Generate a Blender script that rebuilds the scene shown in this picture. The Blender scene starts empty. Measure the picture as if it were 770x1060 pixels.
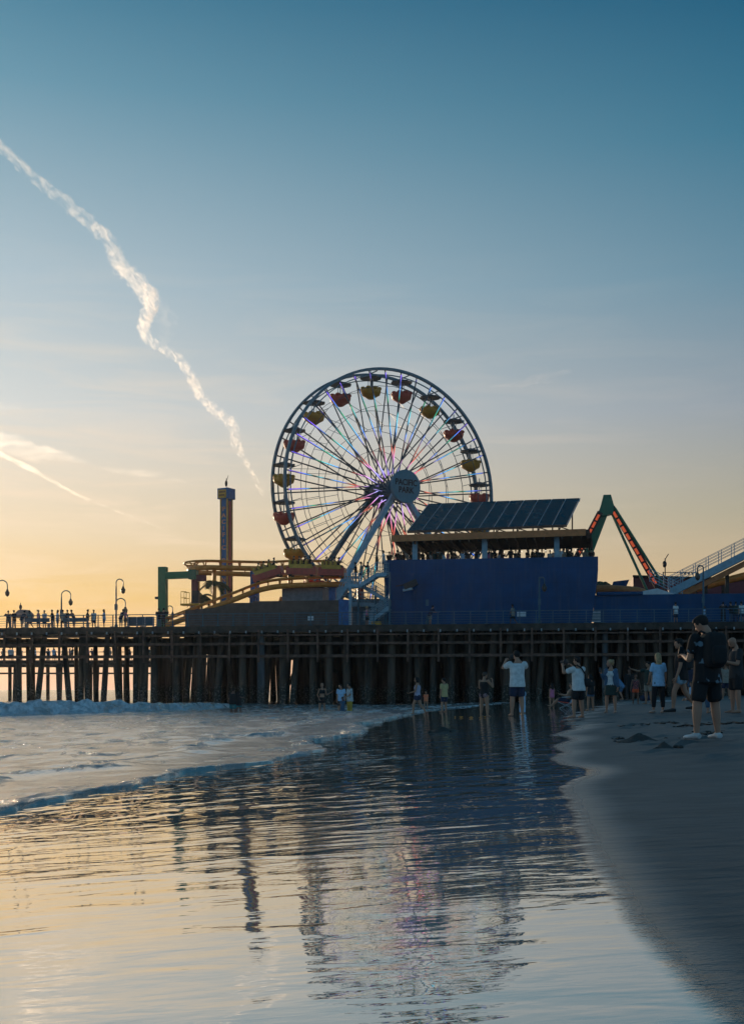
import bpy, bmesh, math, random
import numpy as np
from mathutils import Vector, Matrix, noise as mnoise
random.seed(7)
SC = bpy.context.scene
COL = SC.collection
R = math.radians
V = Vector
F = 1250.0            # focal length in pixels of the 770x1060 photograph
HAZE = .00012
CX, HY, CAMZ = 385.0, 713.0, 1.5

def lin(r, g, b):
    def f(c):
        c /= 255.0
        return c/12.92 if c <= .04045 else ((c+.055)/1.055)**2.4
    return (f(r), f(g), f(b), 1)

# ---------------------------------------------------------------- materials
def mat(name, col, rough=.6, metal=0., var=.18, scale=3., bump=0., bscale=20., spec=.5, stretch=None, ior=None):
    m = bpy.data.materials.new(name); m.use_nodes = True
    nt = m.node_tree; N = nt.nodes; L = nt.links
    p = N['Principled BSDF']
    p.inputs['Roughness'].default_value = rough
    p.inputs['Metallic'].default_value = metal
    p.inputs['Specular IOR Level'].default_value = spec
    if ior: p.inputs['IOR'].default_value = ior
    tc = N.new('ShaderNodeTexCoord'); src = tc.outputs['Object']
    if stretch:
        mp = N.new('ShaderNodeMapping'); mp.inputs['Scale'].default_value = stretch
        L.new(src, mp.inputs[0]); src = mp.outputs[0]
    n = N.new('ShaderNodeTexNoise'); n.inputs['Scale'].default_value = scale; n.inputs['Detail'].default_value = 4
    L.new(src, n.inputs['Vector'])
    r = N.new('ShaderNodeValToRGB')
    lo = [max(0, c*(1-var*1.6)) for c in col[:3]]; hi = [min(1, c*(1+var*1.6)) for c in col[:3]]
    r.color_ramp.elements[0].position = .3; r.color_ramp.elements[0].color = (*lo, 1)
    r.color_ramp.elements[1].position = .7; r.color_ramp.elements[1].color = (*hi, 1)
    L.new(n.outputs['Fac'], r.inputs[0]); L.new(r.outputs[0], p.inputs['Base Color'])
    if bump:
        n2 = N.new('ShaderNodeTexNoise'); n2.inputs['Scale'].default_value = bscale; n2.inputs['Detail'].default_value = 5
        L.new(src, n2.inputs['Vector'])
        b = N.new('ShaderNodeBump'); b.inputs['Strength'].default_value = bump; b.inputs['Distance'].default_value = .02
        L.new(n2.outputs['Fac'], b.inputs['Height']); L.new(b.outputs[0], p.inputs['Normal'])
    return m

def mat_pattern(name, col, col2, scale, thresh, rough=.85):
    m = mat(name, col, rough, var=.1)
    nt = m.node_tree; N = nt.nodes; L = nt.links; p = N['Principled BSDF']
    tc = N.new('ShaderNodeTexCoord'); n = N.new('ShaderNodeTexNoise'); n.inputs['Scale'].default_value = scale; n.inputs['Detail'].default_value = 2
    L.new(tc.outputs['Object'], n.inputs['Vector'])
    r = N.new('ShaderNodeValToRGB'); r.color_ramp.elements[0].position = thresh; r.color_ramp.elements[1].position = thresh+.06
    r.color_ramp.elements[0].color = (*col[:3], 1); r.color_ramp.elements[1].color = (*col2[:3], 1)
    L.new(n.outputs['Fac'], r.inputs[0]); L.new(r.outputs[0], p.inputs['Base Color'])
    return m

def panelled(m, sx, sz):
    # board joints and salt streaks on a painted wall
    nt = m.node_tree; N = nt.nodes; L = nt.links; p = N['Principled BSDF']
    tc = N.new('ShaderNodeTexCoord'); sp = N.new('ShaderNodeSeparateXYZ'); cb = N.new('ShaderNodeCombineXYZ')
    L.new(tc.outputs['Object'], sp.inputs[0]); L.new(sp.outputs[0], cb.inputs[0]); L.new(sp.outputs[2], cb.inputs[1])
    br = N.new('ShaderNodeTexBrick'); br.inputs['Scale'].default_value = 1; br.inputs['Brick Width'].default_value = sx; br.inputs['Row Height'].default_value = sz; br.inputs['Mortar Size'].default_value = .018; br.offset = 0
    L.new(cb.outputs[0], br.inputs[0]); b = N.new('ShaderNodeBump'); b.inputs['Strength'].default_value = .35; b.inputs['Distance'].default_value = .02; b.invert = True
    L.new(br.outputs['Fac'], b.inputs['Height']); L.new(b.outputs[0], p.inputs['Normal'])
    mp = N.new('ShaderNodeMapping'); mp.inputs['Scale'].default_value = (2.2, 2.2, .12); L.new(tc.outputs['Object'], mp.inputs[0])
    n = N.new('ShaderNodeTexNoise'); n.inputs['Scale'].default_value = 1.4; n.inputs['Detail'].default_value = 5; L.new(mp.outputs[0], n.inputs['Vector'])
    r = N.new('ShaderNodeMapRange'); r.inputs[1].default_value = .52; r.inputs[2].default_value = .75; r.inputs[4].default_value = .28; L.new(n.outputs['Fac'], r.inputs[0])
    old = p.inputs['Base Color'].links[0].from_socket; mx = N.new('ShaderNodeMix'); mx.data_type = 'RGBA'; mx.inputs[7].default_value = (.10,.13,.16,1)
    L.new(r.outputs[0], mx.inputs[0]); L.new(old, mx.inputs[6])
    m2 = N.new('ShaderNodeMix'); m2.data_type = 'RGBA'; m2.inputs[7].default_value = (.003,.02,.06,1); k = N.new('ShaderNodeMath'); k.operation = 'MULTIPLY'; k.inputs[1].default_value = .25
    L.new(br.outputs['Fac'], k.inputs[0]); L.new(k.outputs[0], m2.inputs[0]); L.new(mx.outputs[2], m2.inputs[6]); L.new(m2.outputs[2], p.inputs['Base Color'])
    return m

def tidemarks(m):
    # dark weed and pale barnacles on the lowest part of the piles
    nt = m.node_tree; N = nt.nodes; L = nt.links; p = N['Principled BSDF']; old = p.inputs['Base Color'].links[0].from_socket
    tc = N.new('ShaderNodeTexCoord'); sp = N.new('ShaderNodeSeparateXYZ'); L.new(tc.outputs['Object'], sp.inputs[0])
    n = N.new('ShaderNodeTexNoise'); n.inputs['Scale'].default_value = 1.6; L.new(tc.outputs['Object'], n.inputs['Vector'])
    h = N.new('ShaderNodeMath'); h.operation = 'MULTIPLY_ADD'; h.inputs[1].default_value = 1.6; L.new(n.outputs['Fac'], h.inputs[0]); L.new(sp.outputs[2], h.inputs[2])
    r = N.new('ShaderNodeMapRange'); r.inputs[1].default_value = 2.1; r.inputs[2].default_value = 3.0; r.inputs[3].default_value = .85; r.inputs[4].default_value = 0; L.new(h.outputs[0], r.inputs[0])
    v = N.new('ShaderNodeTexNoise'); v.inputs['Scale'].default_value = 7; v.inputs['Detail'].default_value = 3; L.new(tc.outputs['Object'], v.inputs['Vector'])
    c = N.new('ShaderNodeValToRGB'); c.color_ramp.elements[0].position = .52; c.color_ramp.elements[1].position = .62; c.color_ramp.elements[0].color = (.018,.020,.014,1); c.color_ramp.elements[1].color = (.16,.15,.13,1); L.new(v.outputs['Fac'], c.inputs[0])
    mx = N.new('ShaderNodeMix'); mx.data_type = 'RGBA'; L.new(r.outputs[0], mx.inputs[0]); L.new(old, mx.inputs[6]); L.new(c.outputs[0], mx.inputs[7]); L.new(mx.outputs[2], p.inputs['Base Color'])
    return m

# ---------------------------------------------------------------- mesh builder
class MB:
    def __init__(s, T=None):
        s.v = []; s.f = []; s.T = T
    def add(s, vs, fs):
        o = len(s.v); s.v += [tuple(x) for x in vs]; s.f += [tuple(i+o for i in f) for f in fs]
    def box(s, c, d, rot=None):
        hx, hy, hz = d[0]/2, d[1]/2, d[2]/2; c = V(c); vs = []
        for x in (-hx, hx):
            for y in (-hy, hy):
                for z in (-hz, hz):
                    p = V((x, y, z)); p = rot @ p if rot else p; vs.append(c+p)
        s.add(vs, [(0,1,3,2),(4,6,7,5),(0,4,5,1),(2,3,7,6),(0,2,6,4),(1,5,7,3)])
    def bar(s, p, q, w, h, up=(0,0,1)):
        p, q = V(p), V(q); d = (q-p).normalized(); u = V(up)
        if abs(d.dot(u)) > .98: u = V((0,1,0))
        x = d.cross(u).normalized(); u = x.cross(d)
        vs = []
        for e in (p, q):
            for a, b in ((-1,-1),(1,-1),(1,1),(-1,1)): vs.append(e + x*(a*w/2) + u*(b*h/2))
        s.add(vs, [(0,3,2,1),(4,5,6,7),(0,1,5,4),(1,2,6,5),(2,3,7,6),(3,0,4,7)])
    def tube(s, pts, r, n=8, ref=None, ry=None, closed=False):
        pts = [V(p) for p in pts]; k = len(pts)
        rr = r if isinstance(r, (list, tuple)) else [r]*k
        r2 = ry if ry is not None else rr
        if not isinstance(r2, (list, tuple)): r2 = [r2]*k
        vs = []; x = None
        for i in range(k):
            if closed: t = pts[(i+1) % k]-pts[i-1]
            else: t = pts[min(i+1, k-1)]-pts[max(i-1, 0)]
            t = t.normalized() if t.length > 1e-9 else V((0,0,1))
            if ref is not None: x = V(ref)
            elif x is None: x = V((1,0,0)) if abs(t.x) < .8 else V((0,1,0))
            x = (x - t*x.dot(t)).normalized(); y = t.cross(x)
            for j in range(n):
                a = 2*math.pi*j/n
                vs.append(pts[i] + x*(math.cos(a)*rr[i]) + y*(math.sin(a)*r2[i]))
        fs = []
        for i in range(k if closed else k-1):
            i2 = (i+1) % k
            for j in range(n):
                j2 = (j+1) % n
                fs.append((i*n+j, i*n+j2, i2*n+j2, i2*n+j))
        if not closed:
            fs.append(tuple(range(n-1, -1, -1))); fs.append(tuple((k-1)*n+j for j in range(n)))
        s.add(vs, fs)
    def rod(s, p, q, r, n=8, r2=None): s.tube([p, q], [r, r2 if r2 is not None else r], n)
    def lathe(s, c, prof, n=12):
        c = V(c); vs = []; k = len(prof)
        for r, z in prof:
            for j in range(n):
                a = 2*math.pi*j/n; vs.append(c+V((r*math.cos(a), r*math.sin(a), z)))
        fs = [(i*n+j, i*n+(j+1) % n, (i+1)*n+(j+1) % n, (i+1)*n+j) for i in range(k-1) for j in range(n)]
        fs.append(tuple(range(n-1, -1, -1))); fs.append(tuple((k-1)*n+j for j in range(n)))
        s.add(vs, fs)
    def prism(s, poly, y0, y1):           # poly in (x, z), extruded along y
        n = len(poly); vs = [(x, y0, z) for x, z in poly] + [(x, y1, z) for x, z in poly]
        fs = [tuple(range(n)), tuple(range(2*n-1, n-1, -1))]
        fs += [(i, i+n, (i+1) % n+n, (i+1) % n) for i in range(n)]
        s.add(vs, fs)
    def hexa(s, b4, t4):                  # two quads joined into a solid
        s.add(list(b4)+list(t4), [(3,2,1,0),(4,5,6,7),(0,1,5,4),(1,2,6,5),(2,3,7,6),(3,0,4,7)])
    def ball(s, c, r, n=10, m=8, rot=None, e=1.0):
        if not isinstance(r, (tuple, list)): r = (r, r, r)
        c = V(c); vs = []; fs = []
        sg = lambda t: math.copysign(abs(t)**e, t)
        for i in range(m+1):
            th = math.pi*i/m
            for j in range(n):
                a = 2*math.pi*j/n
                p = V((r[0]*sg(math.sin(th))*sg(math.cos(a)), r[1]*sg(math.sin(th))*sg(math.sin(a)), r[2]*sg(math.cos(th))))
                vs.append(c + (rot @ p if rot else p))
        for i in range(m):
            for j in range(n):
                fs.append((i*n+j, (i+1)*n+j, (i+1)*n+(j+1) % n, i*n+(j+1) % n))
        s.add(vs, fs)
    def build(s, name, m, parent=None, smooth=False, kind=None, clean=True):
        me = bpy.data.meshes.new(name)
        vs = [V(p) for p in s.v]
        if s.T is not None: vs = [s.T @ p for p in vs]
        if parent is not None:
            Mi = ROOTM.get(root_of(parent).name)
            if Mi is not None: vs = [Mi @ p for p in vs]
        me.from_pydata([tuple(p) for p in vs], [], s.f)
        me.validate(); me.update()
        if clean:
            bm = bmesh.new(); bm.from_mesh(me)
            bmesh.ops.remove_doubles(bm, verts=bm.verts, dist=1e-5)
            bmesh.ops.recalc_face_normals(bm, faces=bm.faces); bm.to_mesh(me); bm.free()
        if smooth: me.polygons.foreach_set('use_smooth', [True]*len(me.polygons))
        o = bpy.data.objects.new(name, me); COL.objects.link(o)
        if m: me.materials.append(m)
        if parent is not None: o.parent = parent
        if kind: o['kind'] = kind
        return o

ROOTM = {}
def root_of(o):
    while o.parent is not None: o = o.parent
    return o
def tag(o, label, cat, group=None):
    o['label'] = label; o['category'] = cat
    if group: o['group'] = group
    return o
def thing(name, label, cat, loc=(0,0,0), rz=0., group=None, T=None):
    o = bpy.data.objects.new(name, None); COL.objects.link(o); o.empty_display_size = .3
    loc = V(loc)
    if T is not None: loc = T @ loc; rz = rz + T.to_euler().z
    o.location = loc; o.rotation_euler = (0, 0, rz)
    ROOTM[o.name] = (Matrix.Translation(loc) @ Matrix.Rotation(rz, 4, 'Z')).inverted()
    return tag(o, label, cat, group)
def dup(root, loc, rz, label=None, group=None, scale=None):
    r = root.copy(); COL.objects.link(r); r.location = loc; r.rotation_euler = (0, 0, rz)
    if scale: r.scale = (scale,)*3
    if label: r['label'] = label
    if group: r['group'] = group
    for ch in list(root.children):
        c = ch.copy(); COL.objects.link(c); c.parent = r
        for g in list(ch.children):
            d = g.copy(); COL.objects.link(d); d.parent = c
    return r

# pier frame: a along the pier, b back from its near edge, z up
TH = R(9.3); PY0 = 99.0
TP = Matrix.Translation((0, PY0, 0)) @ Matrix.Rotation(-TH, 4, 'Z')
def PA(px, b):
    k = (px-CX)/F
    return (k*(PY0+b*math.cos(TH)) - b*math.sin(TH))/(math.cos(TH)+k*math.sin(TH))
def P(px, py, b):
    a = PA(px, b); Y = PY0 - a*math.sin(TH) + b*math.cos(TH)
    return V((a, b, CAMZ-(py-HY)*Y/F))
DECK = 6.68

# ---------------------------------------------------------------- shore profile
SH_Y = np.array([-60, 2, 10.6, 12.2, 14.1, 17, 20.3, 24.6, 40, 58, 100, 300.]);
SH_X = np.array([-6, -3.9, -3.26, -3.17, -2.76, -1.97, -1.38, -.98, .1, 2.2, 11.5, 60.])
DR_Y = np.array([-60, -10, 0, 2.88, 3.48, 4.2, 5.3, 7.3, 11.5, 16, 27, 37, 83, 300.])
DR_X = np.array([2.5, 1.2, .85, .83, .85, .86, .96, 1.24, 1.88, 2.4, 4.4, 6.0, 17., 70.])
def shore_x(y): return float(np.interp(y, SH_Y, SH_X))
def dry_x(y): return float(np.interp(y, DR_Y, DR_X))
def sand_z(x, y):
    s, d = shore_x(y), dry_x(y)
    if x < s: return max(-3., .38+.033*(x-s))
    if x < d: return .38+.32*(x-s)/max(d-s, .5)
    return .70+min(.05*(x-d), .22)+min(.004*(x-d), .3)
def ground_at(px, py):
    k = (px-CX)/F; t = (py-HY)/F
    d = 2.0
    for i in range(4000):
        if CAMZ-t*d < sand_z(k*d, d): break
        d *= 1.002
    return V((k*d, d, sand_z(k*d, d)))
# ---------------------------------------------------------------- world, sun, camera
SUN_AZ = R(-23); SUN_EL = R(3.0)
w = bpy.data.worlds.new("World"); SC.world = w; w.use_nodes = True
nt = w.node_tree; N = nt.nodes; L = nt.links; N.clear()
out = N.new('ShaderNodeOutputWorld'); bg = N.new('ShaderNodeBackground'); bg.inputs[1].default_value = 1.0
L.new(bg.outputs[0], out.inputs[0])
tc = N.new('ShaderNodeTexCoord'); sep = N.new('ShaderNodeSeparateXYZ'); L.new(tc.outputs['Generated'], sep.inputs[0])
def math_(op, a, b=None, c=None, clamp=False):
    n = N.new('ShaderNodeMath'); n.operation = op; n.use_clamp = clamp
    for i, q in enumerate((a, b, c)):
        if q is None: continue
        if isinstance(q, (int, float)): n.inputs[i].default_value = q
        else: L.new(q, n.inputs[i])
    return n.outputs[0]
el = math_('MULTIPLY', math_('ARCSINE', sep.outputs[2]), 2/math.pi)        # 0 horizon, 1 zenith
hl = math_('SQRT', math_('ADD', math_('MULTIPLY', sep.outputs[0], sep.outputs[0]), math_('MULTIPLY', sep.outputs[1], sep.outputs[1])))
dt = math_('DIVIDE', math_('ADD', math_('MULTIPLY', sep.outputs[0], math.sin(SUN_AZ)), math_('MULTIPLY', sep.outputs[1], math.cos(SUN_AZ))), math_('MAXIMUM', hl, 1e-4))
phi = math_('ARCCOSINE', math_('MAXIMUM', math_('MINIMUM', dt, 1.), -1.))   # angle from the sun's azimuth
def ramp(stops):
    r = N.new('ShaderNodeValToRGB'); cr = r.color_ramp; cr.interpolation = 'EASE'
    cr.interpolation = 'LINEAR'
    for i, (deg, c) in enumerate(stops):
        e = cr.elements[i] if i < 2 else cr.elements.new(deg/90)
        e.position = deg/90; e.color = lin(*c)
    L.new(el, r.inputs[0]); return r.outputs[0]
rA = ramp([(0,(232,176,148)),(90,(30,75,105)),(1.2,(236,182,134)),(2.6,(236,184,112)),(4.3,(238,197,124)),(7,(238,216,181)),(9.7,(232,220,200)),(12.7,(212,216,214)),(18.3,(176,195,205)),(26,(108,153,174)),(29.7,(76,130,156)),(45,(46,100,132))])
rB = ramp([(0,(205,165,140)),(90,(22,62,92)),(2.6,(214,178,135)),(4.3,(208,180,138)),(6,(196,177,146)),(8,(178,171,150)),(12.7,(150,161,170)),(18.3,(106,143,163)),(24,(64,120,146)),(29.7,(30,92,124)),(45,(26,80,110))])
rC = ramp([(0,(108,138,162)),(90,(34,76,106)),(6,(112,148,174)),(12,(108,150,180)),(25,(90,138,170)),(45,(58,108,140))])
def mixc(f, a, b, mode='MIX'):
    m = N.new('ShaderNodeMix'); m.data_type = 'RGBA'; m.blend_type = mode
    if isinstance(f, (int, float)): m.inputs[0].default_value = f
    else: L.new(f, m.inputs[0])
    for i, q in ((6, a), (7, b)):
        if isinstance(q, tuple): m.inputs[i].default_value = q
        else: L.new(q, m.inputs[i])
    return m.outputs[2]
t1 = math_('DIVIDE', math_('SUBTRACT', phi, R(6)), R(34), clamp=True)
t2 = math_('DIVIDE', math_('SUBTRACT', phi, R(40)), R(75), clamp=True)
sky = mixc(t2, mixc(t1, rA, rB), rC)
# soft high cirrus: streaked noise on the sky dome, only low on the sunset side
mp = N.new('ShaderNodeMapping'); mp.inputs['Scale'].default_value = (5, 5, 42); mp.inputs['Rotation'].default_value = (R(4), R(12), 0)
L.new(tc.outputs['Generated'], mp.inputs[0])
nz = N.new('ShaderNodeTexNoise'); nz.inputs['Scale'].default_value = 1.3; nz.inputs['Detail'].default_value = 7; nz.inputs['Roughness'].default_value = .55; nz.inputs['Distortion'].default_value = .6
L.new(mp.outputs[0], nz.inputs['Vector'])
cr = N.new('ShaderNodeValToRGB'); cr.color_ramp.elements[0].position = .49; cr.color_ramp.elements[1].position = .76
L.new(nz.outputs['Fac'], cr.inputs[0])
eb = N.new('ShaderNodeValToRGB'); els = eb.color_ramp.elements
els[0].position = 2/90; els[0].color = (0,0,0,1); els[1].position = 20/90; els[1].color = (0,0,0,1)
e = els.new(6/90); e.color = (1,1,1,1); e = els.new(13/90); e.color = (.6,.6,.6,1)
L.new(el, eb.inputs[0])
cm = math_('MULTIPLY', math_('MULTIPLY', cr.outputs[0], eb.outputs[0]), math_('SUBTRACT', .62, math_('MULTIPLY', t1, .56)))
sky = mixc(cm, sky, lin(252, 228, 200))
ns = N.new('ShaderNodeTexSky'); ns.sky_type = 'NISHITA'; ns.sun_disc = False
ns.sun_elevation = SUN_EL; ns.sun_rotation = SUN_AZ % (2*math.pi)
nsm = N.new('ShaderNodeVectorMath'); nsm.operation = 'SCALE'; nsm.inputs[3].default_value = .10; L.new(ns.outputs[0], nsm.inputs[0])
sky = mixc(.015, sky, nsm.outputs[0])
L.new(sky, bg.inputs[0])

sd = bpy.data.lights.new('sun', 'SUN'); sd.energy = 2.2; sd.angle = R(1.5); sd.color = (1, .74, .48)
so = bpy.data.objects.new('sun', sd); COL.objects.link(so)
dirv = V((math.sin(SUN_AZ)*math.cos(SUN_EL), math.cos(SUN_AZ)*math.cos(SUN_EL), math.sin(SUN_EL)))
so.rotation_euler = dirv.to_track_quat('Z', 'Y').to_euler(); so.location = dirv*300

cd = bpy.data.cameras.new('camera'); co = bpy.data.objects.new('camera', cd); COL.objects.link(co)
cd.sensor_fit = 'VERTICAL'; cd.sensor_height = 36; cd.lens = F/1060*36; cd.shift_y = (HY-530)/1060
cd.clip_end = 30000; cd.clip_start = .1
co.location = (0, 0, CAMZ); co.rotation_euler = (R(90), 0, 0); SC.camera = co
SC.view_settings.view_transform = 'Standard'; SC.view_settings.look = 'None'
SC.view_settings.exposure = 0; SC.view_settings.gamma = 1; SC.view_settings.use_curve_mapping = False
SC.cycles.max_bounces = 8; SC.cycles.transparent_max_bounces = 16; SC.cycles.volume_bounces = 1
SC.cycles.use_denoising = True

# ---------------------------------------------------------------- sand and sea
def wet_sand():
    m = bpy.data.materials.new('sand'); m.use_nodes = True; nt = m.node_tree; N = nt.nodes; L = nt.links
    p = N['Principled BSDF']; tc = N.new('ShaderNodeTexCoord')
    at = N.new('ShaderNodeAttribute'); at.attribute_name = 'wet'; at.attribute_type = 'GEOMETRY'
    n = N.new('ShaderNodeTexNoise'); n.inputs['Scale'].default_value = 1.1; n.inputs['Detail'].default_value = 5; L.new(tc.outputs['Object'], n.inputs['Vector'])
    a = N.new('ShaderNodeMath'); a.operation = 'MULTIPLY_ADD'; a.inputs[1].default_value = .14; L.new(n.outputs['Fac'], a.inputs[0]); 
    s0 = N.new('ShaderNodeMath'); s0.operation = 'SUBTRACT'; s0.inputs[1].default_value = .07; L.new(at.outputs['Fac'], s0.inputs[0]); L.new(s0.outputs[0], a.inputs[2])
    wet = N.new('ShaderNodeMapRange'); wet.interpolation_type = 'SMOOTHSTEP'; wet.inputs[1].default_value = .40; wet.inputs[2].default_value = .56; L.new(a.outputs[0], wet.inputs[0])
    dmp = N.new('ShaderNodeMapRange'); dmp.interpolation_type = 'SMOOTHSTEP'; dmp.inputs[1].default_value = .0; dmp.inputs[2].default_value = .50; L.new(a.outputs[0], dmp.inputs[0])
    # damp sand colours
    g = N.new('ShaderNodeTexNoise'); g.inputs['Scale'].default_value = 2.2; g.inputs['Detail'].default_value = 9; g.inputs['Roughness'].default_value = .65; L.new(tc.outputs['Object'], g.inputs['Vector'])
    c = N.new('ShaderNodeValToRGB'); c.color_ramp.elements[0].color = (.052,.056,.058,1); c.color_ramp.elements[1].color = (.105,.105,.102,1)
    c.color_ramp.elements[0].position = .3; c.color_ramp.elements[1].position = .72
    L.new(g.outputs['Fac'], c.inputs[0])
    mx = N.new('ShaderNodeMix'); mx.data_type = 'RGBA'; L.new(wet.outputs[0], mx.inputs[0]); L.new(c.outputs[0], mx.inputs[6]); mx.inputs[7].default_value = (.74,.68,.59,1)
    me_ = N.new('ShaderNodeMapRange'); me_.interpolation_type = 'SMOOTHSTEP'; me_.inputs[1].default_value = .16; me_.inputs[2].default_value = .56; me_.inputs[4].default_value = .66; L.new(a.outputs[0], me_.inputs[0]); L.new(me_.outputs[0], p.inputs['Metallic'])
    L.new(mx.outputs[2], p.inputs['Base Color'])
    rd = N.new('ShaderNodeMapRange'); rd.inputs[3].default_value = .60; rd.inputs[4].default_value = .22; L.new(dmp.outputs[0], rd.inputs[0]); rr = N.new('ShaderNodeMapRange'); rr.inputs[4].default_value = .010; L.new(rd.outputs[0], rr.inputs[3]); L.new(wet.outputs[0], rr.inputs[0]); L.new(rr.outputs[0], p.inputs['Roughness'])
    i0 = N.new('ShaderNodeMapRange'); i0.inputs[3].default_value = 1.45; i0.inputs[4].default_value = 1.8; L.new(dmp.outputs[0], i0.inputs[0]); ii = N.new('ShaderNodeMapRange'); ii.inputs[4].default_value = 1.35; L.new(i0.outputs[0], ii.inputs[3]); L.new(wet.outputs[0], ii.inputs[0]); L.new(ii.outputs[0], p.inputs['IOR'])
    # ripples of the film (wind chop + slow undulation) and grain of the dry sand
    def ns(sx, sy, sc, det, dist=0.):
        mp = N.new('ShaderNodeMapping'); mp.inputs['Scale'].default_value = (sx, sy, 1); mp.inputs['Rotation'].default_value = (0,0,R(-6)); L.new(tc.outputs['Object'], mp.inputs[0])
        q = N.new('ShaderNodeTexNoise'); q.inputs['Scale'].default_value = sc; q.inputs['Detail'].default_value = det; q.inputs['Distortion'].default_value = dist; L.new(mp.outputs[0], q.inputs['Vector']); return q.outputs['Fac']
    r1, r2, r3 = ns(1, 2.2, 1.7, 2, .4), ns(1, 2.6, 9, 2, .3), ns(1, 1.5, .5, 1)
    def ma(op, x, y):
        q = N.new('ShaderNodeMath'); q.operation = op
        for i, z in enumerate((x, y)):
            if isinstance(z, (int, float)): q.inputs[i].default_value = z
            else: L.new(z, q.inputs[i])
        return q.outputs[0]
    amp = N.new('ShaderNodeMapRange'); amp.interpolation_type = 'SMOOTHSTEP'; amp.inputs[1].default_value = .35; amp.inputs[2].default_value = .65; amp.inputs[3].default_value = .5; amp.inputs[4].default_value = 1.3
    L.new(r3, amp.inputs[0])
    ac = N.new('ShaderNodeAttribute'); ac.attribute_name = 'chop'
    rip = ma('MULTIPLY', ma('ADD', ma('MULTIPLY', r1, .0085), ma('MULTIPLY', ma('MULTIPLY', r2, .0009), ma('SUBTRACT', 1., ac.outputs['Fac']))), amp.outputs[0])
    r4 = ns(1.5, 1, 2.3, 1, .6); r5 = ns(1, 1.25, 1.1, 1, .3)
    rip = ma('ADD', rip, ma('MULTIPLY', ac.outputs['Fac'], ma('ADD', ma('MULTIPLY', r5, .030), ma('MULTIPLY', r4, .016))))
    rip = ma('MULTIPLY', rip, wet.outputs[0])
    gr = ns(1, 1, 60, 3); un = ns(1, 2.5, 3, 4)
    inv = ma('SUBTRACT', 1., wet.outputs[0])
    gh = ma('MULTIPLY', ma('ADD', ma('MULTIPLY', gr, .003), ma('MULTIPLY', un, .016)), inv)
    b = N.new('ShaderNodeBump'); b.inputs['Strength'].default_value = 1.; b.inputs['Distance'].default_value = 1.
    L.new(ma('ADD', rip, gh), b.inputs['Height']); L.new(b.outputs[0], p.inputs['Normal'])
    return m

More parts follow.
